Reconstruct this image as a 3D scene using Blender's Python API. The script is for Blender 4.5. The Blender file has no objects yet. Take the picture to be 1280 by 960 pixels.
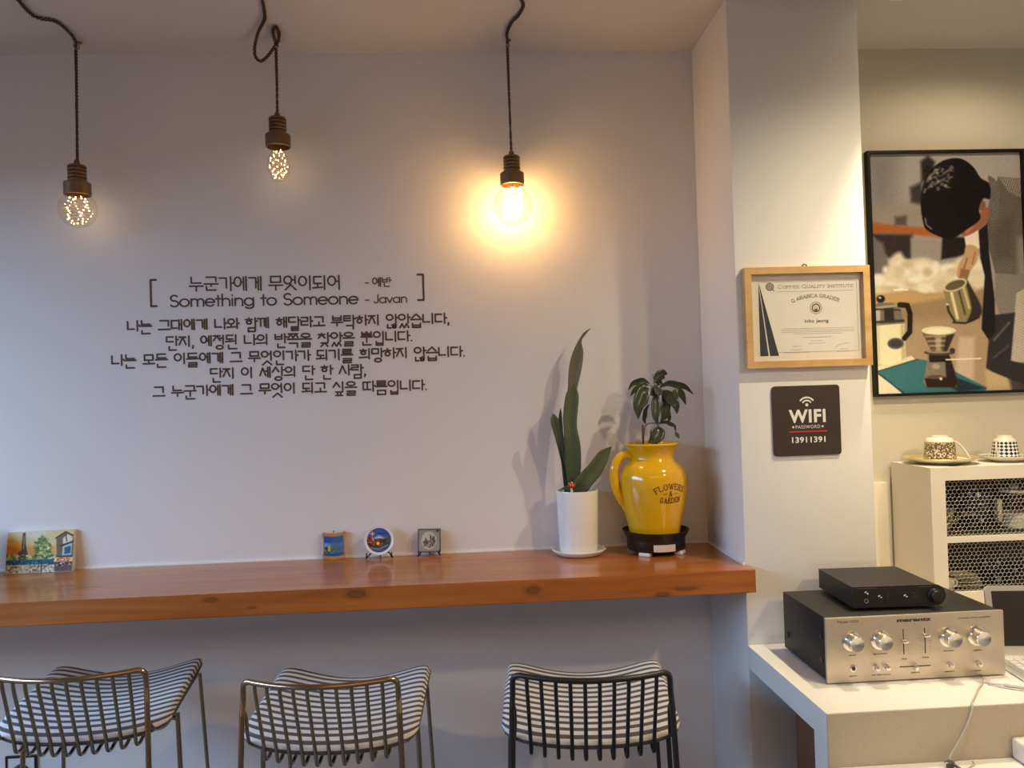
import bpy, bmesh, math, random
import numpy as np
from mathutils import Vector, Matrix

C = bpy.context.scene.collection
PI = math.pi
random.seed(7)

# ------------------------------------------------------------------ camera
ZC = 1.55
cam_d = bpy.data.cameras.new('camera'); cam = bpy.data.objects.new('camera', cam_d); C.objects.link(cam)
cam_d.sensor_width = 36.0; cam_d.lens = 961.0/1280.0*36.0; cam_d.clip_start = 0.02
_r = Vector((0.99804619, -0.05416463, -0.03114487)); _u = Vector((0.03041498, -0.01424801, 0.9994358)); _f = Vector((0.05457782, 0.99843036, 0.01257275))
# right / up / forward as stored rows of the fitted rotation (yaw 3.13, pitch 0.72, roll -1.78 degrees)
def cam_axes(ps, th, ph):
    f = Vector((math.sin(ps)*math.cos(th), math.cos(ps)*math.cos(th), math.sin(th)))
    r = f.cross(Vector((0, 0, 1))).normalized(); u = r.cross(f)
    return r*math.cos(ph)+u*math.sin(ph), -r*math.sin(ph)+u*math.cos(ph), f
_r, _u, _f = cam_axes(*[math.radians(a) for a in (3.12888076, 0.72038462, -1.78489907)])
cam.matrix_world = Matrix(((_r.x, _u.x, -_f.x, 0), (_r.y, _u.y, -_f.y, -2.3), (_r.z, _u.z, -_f.z, ZC), (0, 0, 0, 1)))
bpy.context.scene.camera = cam

# ------------------------------------------------------------------ world, lights, exposure
sc = bpy.context.scene
sc.view_settings.view_transform = 'Standard'; sc.view_settings.look = 'None'
sc.view_settings.gamma = 1.0; sc.view_settings.use_curve_mapping = False
sc.view_settings.exposure = 0.0
w = bpy.data.worlds.new('sky'); sc.world = w; w.use_nodes = True
w.node_tree.nodes['Background'].inputs[0].default_value = (0.82, 0.86, 1.0, 1)
w.node_tree.nodes['Background'].inputs[1].default_value = 0.45
CEIL = 2.58

def lamp(name, typ, loc, power, col, **k):
    d = bpy.data.lights.new(name, typ); d.energy = power; d.color = col
    for a, v in k.items(): setattr(d, a, v)
    o = bpy.data.objects.new(name, d); o.location = loc; C.objects.link(o); return o
def aim(o, target):
    o.rotation_euler = (Vector(target)-o.location).to_track_quat('-Z', 'Y').to_euler()
# daylight: bright sky seen through the shop window on the left
day = lamp('window_daylight', 'AREA', (-3.7, -1.7, 2.9), 330, (0.382, 0.627, 1.000), shape='RECTANGLE', size=3.4, size_y=1.9)
aim(day, (-1.2, -0.6, 1.2))
# recessed ceiling downlights; the right and rear lamps are added fill
spotA = lamp('downlight_lamp_counter', 'SPOT', (1.20, -0.43, CEIL-0.02), 75, (1.000, 0.870, 0.620), spot_size=math.radians(56), spot_blend=1.0, shadow_soft_size=0.014)
spotA2 = lamp('added_fill_right', 'SPOT', (1.52, -0.37, CEIL-0.02), 6.0, (1.000, 0.82, 0.52), spot_size=math.radians(165), spot_blend=0.5, shadow_soft_size=0.03)  # added lamp, brightens the upper part of the right wall
spotB = lamp('downlight_lamp_front', 'SPOT', (1.22, -0.96, CEIL-0.02), 59.5, (1.000, 0.871, 0.588), spot_size=math.radians(150), spot_blend=1.0, shadow_soft_size=0.02)
spotC = lamp('added_fill_rear', 'SPOT', (1.75, -2.3, CEIL-0.02), 66, (1.000, 0.750, 0.477), spot_size=math.radians(170), spot_blend=0.4, shadow_soft_size=0.04)  # added unseen spot, evens out the light down the pillar
# added warm fill behind the camera, lifting the upper wall
fill = lamp('warm_fill_light', 'AREA', (0.3, -3.6, CEIL-0.03), 25.2, (1.000, 0.571, 0.160), shape='RECTANGLE', size=2.5, size_y=1.2)

# ------------------------------------------------------------------ materials
def lin(c):
    return tuple(((v/255.0)/12.92 if v/255.0 <= 0.04045 else ((v/255.0+0.055)/1.055)**2.4) for v in c)
def mat(name, col, rough=0.5, metal=0.0, noise=0.0, nscale=30.0, bump=0.0, bscale=80.0, spec=0.5, coat=0.0, emit=None, estr=0.0):
    m = bpy.data.materials.new(name); m.use_nodes = True; nt = m.node_tree; p = nt.nodes['Principled BSDF']
    p.inputs['Base Color'].default_value = (*col, 1); p.inputs['Roughness'].default_value = rough
    p.inputs['Metallic'].default_value = metal; p.inputs['Specular IOR Level'].default_value = spec
    p.inputs['Coat Weight'].default_value = coat; p.inputs['Coat Roughness'].default_value = 0.05
    if emit: p.inputs['Emission Color'].default_value = (*emit, 1); p.inputs['Emission Strength'].default_value = estr
    tc = None
    if noise or bump: tc = nt.nodes.new('ShaderNodeTexCoord')
    if noise:
        n = nt.nodes.new('ShaderNodeTexNoise'); n.inputs['Scale'].default_value = nscale; n.inputs['Detail'].default_value = 4
        nt.links.new(tc.outputs['Object'], n.inputs['Vector'])
        r = nt.nodes.new('ShaderNodeMixRGB'); r.inputs[1].default_value = (*[v*(1-noise) for v in col], 1); r.inputs[2].default_value = (*[min(1, v*(1+noise)) for v in col], 1)
        nt.links.new(n.outputs['Fac'], r.inputs[0]); nt.links.new(r.outputs[0], p.inputs['Base Color'])
    if bump:
        n2 = nt.nodes.new('ShaderNodeTexNoise'); n2.inputs['Scale'].default_value = bscale; n2.inputs['Detail'].default_value = 3
        nt.links.new(tc.outputs['Object'], n2.inputs['Vector'])
        b = nt.nodes.new('ShaderNodeBump'); b.inputs['Strength'].default_value = bump; b.inputs['Distance'].default_value = 0.002
        nt.links.new(n2.outputs['Fac'], b.inputs['Height']); nt.links.new(b.outputs[0], p.inputs['Normal'])
    return m
def thin_glass(name, tint=(1, 1, 1), gloss=0.12, rough=0.02):
    m = bpy.data.materials.new(name); m.use_nodes = True; nt = m.node_tree; nt.nodes.clear()
    o = nt.nodes.new('ShaderNodeOutputMaterial'); mx = nt.nodes.new('ShaderNodeMixShader')
    t = nt.nodes.new('ShaderNodeBsdfTransparent'); t.inputs[0].default_value = (*tint, 1)
    g = nt.nodes.new('ShaderNodeBsdfGlossy'); g.inputs['Roughness'].default_value = rough
    lw = nt.nodes.new('ShaderNodeLayerWeight'); lw.inputs[0].default_value = 0.5
    pw = nt.nodes.new('ShaderNodeMath'); pw.operation = 'POWER'; pw.inputs[1].default_value = 4.0
    mu = nt.nodes.new('ShaderNodeMath'); mu.operation = 'MULTIPLY_ADD'; mu.inputs[1].default_value = 0.6; mu.inputs[2].default_value = gloss*0.12
    nt.links.new(lw.outputs['Facing'], pw.inputs[0]); nt.links.new(pw.outputs[0], mu.inputs[0]); nt.links.new(mu.outputs[0], mx.inputs[0])
    nt.links.new(t.outputs[0], mx.inputs[1]); nt.links.new(g.outputs[0], mx.inputs[2]); nt.links.new(mx.outputs[0], o.inputs[0])
    return m
def paint_mat(name, rough=0.5, coat=0.0):
    m = mat(name, (1, 1, 1), rough, coat=coat); nt = m.node_tree
    a = nt.nodes.new('ShaderNodeVertexColor'); a.layer_name = 'paint'
    nt.links.new(a.outputs['Color'], nt.nodes['Principled BSDF'].inputs['Base Color']); return m
def stripe_mat():
    m = mat('striped_fabric', (0.5, 0.5, 0.5), 0.9, spec=0.15); nt = m.node_tree; p = nt.nodes['Principled BSDF']
    uv = nt.nodes.new('ShaderNodeUVMap'); uv.uv_map = 'UVMap'; sx = nt.nodes.new('ShaderNodeSeparateXYZ')
    nt.links.new(uv.outputs[0], sx.inputs[0])
    d = nt.nodes.new('ShaderNodeMath'); d.operation = 'FRACT'; nt.links.new(sx.outputs['Y'], d.inputs[0])
    rp = nt.nodes.new('ShaderNodeValToRGB'); e = rp.color_ramp.elements
    rp.color_ramp.interpolation = 'LINEAR'
    dk, lt = (*lin((92, 88, 92)), 1), (*lin((214, 210, 208)), 1)
    e[0].position = 0.0; e[0].color = dk; e[1].position = 0.42; e[1].color = dk
    for pos, c in ((0.47, lt), (0.95, lt), (1.0, dk)):
        q = e.new(pos); q.color = c
    nt.links.new(d.outputs[0], rp.inputs[0])
    n = nt.nodes.new('ShaderNodeTexNoise'); n.inputs['Scale'].default_value = 700
    tc = nt.nodes.new('ShaderNodeTexCoord'); nt.links.new(tc.outputs['Object'], n.inputs['Vector'])
    b = nt.nodes.new('ShaderNodeBump'); b.inputs['Strength'].default_value = 0.25; b.inputs['Distance'].default_value = 0.001
    nt.links.new(n.outputs['Fac'], b.inputs['Height']); nt.links.new(b.outputs[0], p.inputs['Normal'])
    nt.links.new(rp.outputs[0], p.inputs['Base Color']); return m
def wood_mat(name, c1, c2, cdark, rough, scale=(1.2, 14, 14), knots=(), coat=0.0):
    m = mat(name, c1, rough, coat=coat); nt = m.node_tree; p = nt.nodes['Principled BSDF']; L = nt.links
    tc = nt.nodes.new('ShaderNodeTexCoord'); mp = nt.nodes.new('ShaderNodeMapping'); mp.inputs['Scale'].default_value = scale
    L.new(tc.outputs['Object'], mp.inputs[0])
    n = nt.nodes.new('ShaderNodeTexNoise'); n.inputs['Scale'].default_value = 2.2; n.inputs['Detail'].default_value = 6; n.inputs['Distortion'].default_value = 0.6
    L.new(mp.outputs[0], n.inputs['Vector'])
    rp = nt.nodes.new('ShaderNodeValToRGB'); e = rp.color_ramp.elements
    e[0].position = 0.30; e[0].color = (*c2, 1); e[1].position = 0.62; e[1].color = (*c1, 1)
    L.new(n.outputs['Fac'], rp.inputs[0]); last = rp.outputs[0]
    n3 = nt.nodes.new('ShaderNodeTexNoise'); n3.inputs['Scale'].default_value = 60; n3.inputs['Detail'].default_value = 2
    mp3 = nt.nodes.new('ShaderNodeMapping'); mp3.inputs['Scale'].default_value = (0.06, 1, 1)
    L.new(tc.outputs['Object'], mp3.inputs[0]); L.new(mp3.outputs[0], n3.inputs['Vector'])
    mg = nt.nodes.new('ShaderNodeMixRGB'); mg.blend_type = 'MULTIPLY'; mg.inputs[0].default_value = 0.35
    L.new(last, mg.inputs[1]); L.new(n3.outputs['Fac'], mg.inputs[2]); last = mg.outputs[0]
    for (kx, ky, kz, sx, sy, sz) in knots:
        sub = nt.nodes.new('ShaderNodeVectorMath'); sub.operation = 'SUBTRACT'; sub.inputs[1].default_value = (kx, ky, kz)
        L.new(tc.outputs['Object'], sub.inputs[0])
        dv = nt.nodes.new('ShaderNodeVectorMath'); dv.operation = 'DIVIDE'; dv.inputs[1].default_value = (sx, sy, sz); L.new(sub.outputs[0], dv.inputs[0])
        ln = nt.nodes.new('ShaderNodeVectorMath'); ln.operation = 'LENGTH'; L.new(dv.outputs[0], ln.inputs[0])
        kr = nt.nodes.new('ShaderNodeValToRGB'); ke = kr.color_ramp.elements
        ke[0].position = 0.0; ke[0].color = (0.55, 0.55, 0.55, 1); ke[1].position = 1.0; ke[1].color = (0, 0, 0, 1)
        for pos, v in ((0.38, 0.6), (0.46, 0.85), (0.55, 0.35), (0.7, 0.3), (0.76, 0.18)):
            q = ke.new(pos); q.color = (v, v, v, 1)
        L.new(ln.outputs['Value'], kr.inputs[0])
        mk = nt.nodes.new('ShaderNodeMixRGB'); L.new(kr.outputs[0], mk.inputs[0]); L.new(last, mk.inputs[1]); mk.inputs[2].default_value = (*cdark, 1); last = mk.outputs[0]
    L.new(last, p.inputs['Base Color'])
    return m

M_wall = mat('white_wall_paint', (0.76, 0.72, 0.70), 0.85, bump=0.12, bscale=160, spec=0.2)
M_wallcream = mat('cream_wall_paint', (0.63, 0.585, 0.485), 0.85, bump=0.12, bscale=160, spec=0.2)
M_pillar = mat('white_pillar_paint', (0.78, 0.75, 0.71), 0.85, bump=0.1, bscale=160, spec=0.2)
M_ceil = mat('ceiling_paint', (0.66, 0.60, 0.55), 0.9, spec=0.2)
M_floor = mat('grey_floor', (0.10, 0.125, 0.17), 0.5, noise=0.1, nscale=4)
M_caulk = mat('white_caulk', (0.85, 0.83, 0.80), 0.6)
M_shelf = wood_mat('varnished_pine', (0.54, 0.175, 0.030), (0.39, 0.108, 0.018), (0.10, 0.030, 0.012), 0.28,
                   knots=((-0.296, -0.372, 1.066, 0.045, 0.05, 0.017), (0.142, -0.372, 1.056, 0.032, 0.05, 0.019), (0.47, -0.372, 1.030, 0.03, 0.05, 0.012),
                          (0.53, -0.372, 1.042, 0.05, 0.05, 0.008), (-0.55, -0.372, 1.045, 0.018, 0.03, 0.006), (-0.65, -0.372, 1.068, 0.03, 0.03, 0.010),
                          (0.05, -0.13, 1.082, 0.03, 0.010, 0.02), (-0.1, -0.06, 1.082, 0.05, 0.008, 0.02), (0.61, -0.26, 1.082, 0.03, 0.006, 0.02),
                          (-1.0, -0.24, 1.082, 0.06, 0.015, 0.02), (-0.75, -0.1, 1.082, 0.04, 0.008, 0.02), (-0.42, -0.2, 1.082, 0.05, 0.008, 0.02)), coat=0.35)
M_brass = mat('polished_brass', (0.40, 0.285, 0.17), 0.17, 1.0)
M_blackmetal = mat('black_painted_steel', (0.012, 0.011, 0.011), 0.38)
M_stripe = stripe_mat()
M_oldbrass = mat('aged_brass', (0.235, 0.145, 0.08), 0.42, 0.85, noise=0.15, nscale=60)
M_cord = mat('brown_twisted_cord', (0.085, 0.048, 0.030), 0.9)
M_glass = thin_glass('bulb_glass', (1.0, 0.96, 0.9))
M_amber = thin_glass('amber_bulb_glass', (1.0, 0.93, 0.80))
M_clear = thin_glass('clear_glass', (0.99, 0.99, 0.99))
M_led = mat('led_glow', (1, 0.8, 0.5), 0.5, emit=(1.0, 0.72, 0.34), estr=10)
M_fil = mat('filament_glow', (1, 0.8, 0.5), 0.5, emit=(1.0, 0.76, 0.34), estr=26)
M_copper = mat('thin_copper_wire', (0.55, 0.38, 0.18), 0.35, 1.0)
M_letter = mat('brown_vinyl', (0.115, 0.070, 0.056), 0.6, spec=0.2)
M_white = mat('glazed_white_ceramic', (0.82, 0.79, 0.75), 0.16, coat=0.3)
M_yellow = mat('glazed_yellow_ceramic', (0.77, 0.425, 0.006), 0.12, noise=0.06, nscale=10, coat=0.3)
M_soil = mat('dark_soil', (0.035, 0.022, 0.014), 0.95, bump=0.8, bscale=300)
M_jugink = mat('brown_print', (0.10, 0.018, 0.012), 0.5)
M_blackplastic = mat('black_plastic', (0.012, 0.010, 0.010), 0.35)
M_whiteplastic = mat('white_plastic', (0.75, 0.74, 0.73), 0.4)
M_greylabel = mat('pale_grey_label', (0.62, 0.55, 0.52), 0.55)
M_leaf = mat('snake_plant_leaf', lin((74, 86, 58)), 0.35, noise=0.3, nscale=45)
M_leafdry = mat('dull_snake_plant_leaf', lin((108, 102, 80)), 0.5, noise=0.25, nscale=60)
M_leaf2 = mat('umbrella_plant_leaf', lin((58, 66, 46)), 0.25, noise=0.2, nscale=40)
M_leaf3 = mat('umbrella_plant_leaf_fresh', lin((82, 92, 52)), 0.3, noise=0.2, nscale=40)
M_stem = mat('woody_stem', (0.10, 0.06, 0.03), 0.7)
M_red = mat('red_gloss', (0.55, 0.02, 0.02), 0.25)
M_oak = wood_mat('pale_oak', lin((222, 180, 120)), lin((205, 158, 98)), lin((150, 100, 60)), 0.5, (6, 6, 6))
M_paper = mat('cream_paper', (0.74, 0.70, 0.62), 0.8)
M_paper2 = mat('inner_paper', (0.78, 0.74, 0.66), 0.8)
M_ink = mat('dark_ink', (0.05, 0.045, 0.04), 0.8)
M_inksoft = mat('grey_ink', (0.17, 0.15, 0.13), 0.8)
M_navy = mat('dark_slate_print', (0.028, 0.034, 0.042), 0.7)
M_olive = mat('olive_print', (0.13, 0.10, 0.045), 0.8)
M_signbrown = mat('dark_brown_acrylic', lin((60, 46, 40)), 0.4)
M_signwhite = mat('white_print', (0.83, 0.80, 0.76), 0.6)
M_signred = mat('red_print', (0.60, 0.035, 0.03), 0.6)
M_blackframe = mat('black_frame', (0.007, 0.006, 0.005), 0.5, spec=0.25)
M_print = paint_mat('photo_print', 0.5)
M_print.node_tree.nodes['Principled BSDF'].inputs['Specular IOR Level'].default_value = 0.12
M_canvas = paint_mat('painted_canvas', 0.6)
M_glaze = paint_mat('painted_glaze', 0.25)
M_creamwood = mat('cream_painted_wood', (0.72, 0.66, 0.55), 0.6, bump=0.1, bscale=60)
M_dark = mat('cabinet_shade_tone', (0.035, 0.022, 0.014), 0.8)  # dark colour stands in for the shade inside the cabinet
M_wire = mat('galvanised_wire', (0.50, 0.47, 0.40), 0.5, 0.2)
M_cream = mat('cream_ceramic', (0.75, 0.70, 0.58), 0.2)
M_gold = mat('gold_band', (0.62, 0.46, 0.12), 0.3, 0.5)
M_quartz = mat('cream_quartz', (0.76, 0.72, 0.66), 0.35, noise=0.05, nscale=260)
M_fascia = mat('shade_darkened_quartz', (0.46, 0.40, 0.31), 0.4, noise=0.16, nscale=320)  # speckled counter quartz, its colour darkened to hold the front's shade
M_brownwood = wood_mat('dark_brown_wood', (0.15, 0.060, 0.028), (0.10, 0.038, 0.018), (0.03, 0.015, 0.01), 0.5, (8, 8, 1.2))
M_ampface = mat('champagne_aluminium', (0.64, 0.56, 0.45), 0.38, 0.75)
M_knob = mat('spun_aluminium', (0.80, 0.77, 0.73), 0.20, 1.0)
M_ampcase = mat('black_textured_case', (0.011, 0.009, 0.008), 0.5, bump=0.2, bscale=400)
M_silver = mat('silver_aluminium', (0.72, 0.71, 0.69), 0.32, 0.7)
M_screen = mat('dark_screen', (0.03, 0.028, 0.024), 0.2)
M_key = mat('light_grey_keys', (0.60, 0.58, 0.54), 0.5)
M_whitecable = mat('white_cable', (0.74, 0.71, 0.66), 0.45)
M_greycable = mat('beige_grey_cable', (0.48, 0.43, 0.35), 0.5)
M_clip = mat('dark_clip', (0.07, 0.05, 0.045), 0.4)
M_greyjar = mat('dark_grey_ceramic', (0.16, 0.155, 0.155), 0.7)
M_navyglaze = mat('navy_glaze', (0.02, 0.03, 0.07), 0.2)
M_lensglow = mat('downlight_lens', (1, 0.9, 0.75), 0.4, emit=(1.0, 0.86, 0.62), estr=6)

# ------------------------------------------------------------------ helpers
def link_obj(name, me, parent=None):
    o = bpy.data.objects.new(name, me); C.objects.link(o)
    if parent is not None: o.parent = parent
    return o
def tag(o, label, cat, group=None):
    o['label'] = label; o['category'] = cat
    if group: o['group'] = group
    return o
def thing(name, label, cat, loc=(0, 0, 0), rz=0.0, group=None):
    o = bpy.data.objects.new(name, None); C.objects.link(o); o.empty_display_size = 0.05
    o.location = loc; o.rotation_euler = (0, 0, rz); return tag(o, label, cat, group)
def struct(o): o['kind'] = 'structure'; return o

class MB:
    def __init__(s): s.bm = bmesh.new(); s.mi = 0
    def _mi(s, faces):
        for f in faces: f.material_index = s.mi
    def box(s, lo, hi, bev=0.0, seg=2, M=None):
        lo, hi = Vector(lo), Vector(hi); c = (lo+hi)/2; d = hi-lo
        m = Matrix.Translation(c) @ Matrix.Diagonal((d.x, d.y, d.z, 1))
        if M is not None: m = M @ m
        g = bmesh.ops.create_cube(s.bm, size=1.0, matrix=m); vs = g['verts']
        if bev > 0:
            es = list({e for v in vs for e in v.link_edges})
            r = bmesh.ops.bevel(s.bm, geom=es, offset=bev, segments=seg, profile=0.5, affect='EDGES')
            s._mi(r['faces'])
        s._mi({f for v in vs if v.is_valid for f in v.link_faces}); return s
    def tube(s, pts, rad, n=8, closed=False, caps=True):
        pts = [Vector(p) for p in pts]; N = len(pts); rads = rad if hasattr(rad, '__len__') else [rad]*N
        rings = []; prev = None
        for i in range(N):
            if closed: t = (pts[(i+1) % N]-pts[i-1])
            else: t = pts[min(i+1, N-1)]-pts[max(i-1, 0)]
            t = t.normalized() if t.length > 1e-9 else Vector((0, 0, 1))
            if prev is None:
                a = Vector((0, 0, 1)) if abs(t.z) < 0.9 else Vector((1, 0, 0))
                nrm = (a - t*a.dot(t)).normalized()
            else:
                nrm = prev - t*prev.dot(t)
                nrm = nrm.normalized() if nrm.length > 1e-6 else t.orthogonal().normalized()
            prev = nrm; b = t.cross(nrm)
            rings.append([s.bm.verts.new(pts[i]+(nrm*math.cos(2*PI*k/n)+b*math.sin(2*PI*k/n))*rads[i]) for k in range(n)])
        fs = []
        for i in range(N if closed else N-1):
            a, b = rings[i], rings[(i+1) % N]
            for k in range(n): fs.append(s.bm.faces.new((a[k], a[(k+1) % n], b[(k+1) % n], b[k])))
        if caps and not closed:
            fs.append(s.bm.faces.new(rings[0][::-1])); fs.append(s.bm.faces.new(rings[-1]))
        s._mi(fs); return s
    def lathe(s, prof, n=40, c=(0, 0, 0), ell=None, cap0=True, cap1=True, M=None):
        c = Vector(c); rings = []
        for (r, z) in prof:
            ring = []
            for k in range(n):
                a = 2*PI*k/n; p = c+Vector((r*math.cos(a), r*math.sin(a)*(ell or 1), z))
                if M is not None: p = M @ p
                ring.append(s.bm.verts.new(p))
            rings.append(ring)
        fs = []
        for i in range(len(rings)-1):
            a, b = rings[i], rings[i+1]
            for k in range(n): fs.append(s.bm.faces.new((a[k], a[(k+1) % n], b[(k+1) % n], b[k])))
        if cap0 and prof[0][0] > 1e-5: fs.append(s.bm.faces.new(rings[0][::-1]))
        if cap1 and prof[-1][0] > 1e-5: fs.append(s.bm.faces.new(rings[-1]))
        s._mi(fs); return s
    def cyl(s, p0, p1, r, n=24, r1=None):
        p0, p1 = Vector(p0), Vector(p1); return s.tube([p0, p1], [r, r if r1 is None else r1], n)
    def sphere(s, c, r, u=12, v=8, sc=(1, 1, 1)):
        g = bmesh.ops.create_uvsphere(s.bm, u_segments=u, v_segments=v, radius=1.0, matrix=Matrix.Translation(Vector(c)) @ Matrix.Diagonal((r*sc[0], r*sc[1], r*sc[2], 1)))
        s._mi({f for q in g['verts'] for f in q.link_faces}); return s
    def prism(s, poly, fn, d0, d1):
        # poly of 2D points; fn(u, v, depth) -> 3D; closed solid between depths d0 and d1
        a = [s.bm.verts.new(fn(u, v, d0)) for u, v in poly]; b = [s.bm.verts.new(fn(u, v, d1)) for u, v in poly]
        n = len(poly); fs = [s.bm.faces.new(a[::-1]), s.bm.faces.new(b)]
        for i in range(n): fs.append(s.bm.faces.new((a[i], a[(i+1) % n], b[(i+1) % n], b[i])))
        s._mi(fs); return s
    def flat(s, poly, fn):
        f = s.bm.faces.new([s.bm.verts.new(fn(u, v)) for u, v in poly]); s._mi([f]); return s
    def disc(s, cx, cy, r, fn, n=24, r2=None):
        if r2 is None: return s.flat([(cx+r*math.cos(2*PI*k/n), cy+r*math.sin(2*PI*k/n)) for k in range(n)], fn)
        for k in range(n):
            a, b = 2*PI*k/n, 2*PI*(k+1)/n
            s.flat([(cx+r*math.cos(a), cy+r*math.sin(a)), (cx+r*math.cos(b), cy+r*math.sin(b)), (cx+r2*math.cos(b), cy+r2*math.sin(b)), (cx+r2*math.cos(a), cy+r2*math.sin(a))], fn)
        return s
    def stroke(s, pts, w, fn0, round_caps=True):
        # separate overlapping pieces of a letter by hundredths of a millimetre so that they never share a plane
        pts = [Vector(p) for p in pts]; e = 1e-4; q = fn0(*pts[0]); nrm = (fn0(pts[0].x+e, pts[0].y)-q).cross(fn0(pts[0].x, pts[0].y+e)-q).normalized()
        s.lay = getattr(s, 'lay', 0)+1; lv = (s.lay % 9)*1.5e-5; fn = lambda u, v: fn0(u, v)+nrm*lv
        for a, b in zip(pts[:-1], pts[1:]):
            d = b-a
            if d.length < 1e-9: continue
            nn = Vector((-d.y, d.x)).normalized()*w/2
            s.flat([tuple(a-nn), tuple(b-nn), tuple(b+nn), tuple(a+nn)], fn)
        for i, p in enumerate(pts):
            if round_caps or 0 < i < len(pts)-1: s.disc(p.x, p.y, w/2, lambda u, v: fn0(u, v)+nrm*(lv+1.6e-4+(i % 2)*1e-5), 10)
        return s
    def grid(s, nu, nv, fn):
        vs = [[s.bm.verts.new(fn(i/(nu-1), j/(nv-1))) for i in range(nu)] for j in range(nv)]
        fs = [s.bm.faces.new((vs[j][i], vs[j][i+1], vs[j+1][i+1], vs[j+1][i])) for j in range(nv-1) for i in range(nu-1)]
        s._mi(fs); return s
    def text(s, body, size, fn, cx=0.0, cy=0.0, align='CENTER', bold=0.0, xs=1.0, shear=0.0, space=1.0, fit=None):
        c = bpy.data.curves.new('t', 'FONT'); c.body = body; c.size = size; c.align_x = align; c.offset = bold; c.shear = shear; c.space_character = space; c.resolution_u = 4
        o = bpy.data.objects.new('t', c); C.objects.link(o)
        dg = bpy.context.evaluated_depsgraph_get(); me = bpy.data.meshes.new_from_object(o.evaluated_get(dg))
        if fit and len(me.vertices):
            x0 = min(v.co.x for v in me.vertices); x1 = max(v.co.x for v in me.vertices); k = (fit[1]-fit[0])/(x1-x0)
            X = lambda x: fit[0]+(x-x0)*k
        else: X = lambda x: cx+x*xs
        vs = [s.bm.verts.new(fn(X(v.co.x), cy+v.co.y)) for v in me.vertices]
        fs = []
        for f in me.polygons:
            try: fs.append(s.bm.faces.new([vs[i] for i in f.vertices]))
            except ValueError: pass
        s._mi(fs)
        bpy.data.objects.remove(o); bpy.data.curves.remove(c); bpy.data.meshes.remove(me); return s
    def build(s, name, mats, parent=None, smooth=True, angle=40, recalc=True):
        if recalc: bmesh.ops.recalc_face_normals(s.bm, faces=s.bm.faces)
        me = bpy.data.meshes.new(name); s.bm.to_mesh(me); s.bm.free()
        for m in (mats if isinstance(mats, (list, tuple)) else [mats]): me.materials.append(m)
        if smooth and len(me.polygons):
            me.polygons.foreach_set('use_smooth', [True]*len(me.polygons))
            me.set_sharp_from_angle(angle=math.radians(angle))
        return link_obj(name, me, parent)

def spline(pts, n):
    P = [Vector(p) for p in pts]; out = []; m = len(P)-1
    for i in range(n+1):
        t = i/n*m; k = min(int(t), m-1); f = t-k
        p0, p1, p2, p3 = P[max(k-1, 0)], P[k], P[k+1], P[min(k+2, m)]
        out.append(0.5*((2*p1)+(p2-p0)*f+(2*p0-5*p1+4*p2-p3)*f*f+(3*p1-p0-3*p2+p3)*f**3))
    return out
def round_poly(x0, y0, x1, y1, r, n=6):
    out = []
    for cx, cy, a0 in ((x1-r, y1-r, 0), (x0+r, y1-r, 90), (x0+r, y0+r, 180), (x1-r, y0+r, 270)):
        for k in range(n+1):
            a = math.radians(a0+90*k/n); out.append((cx+r*math.cos(a), cy+r*math.sin(a)))
    return out

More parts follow.
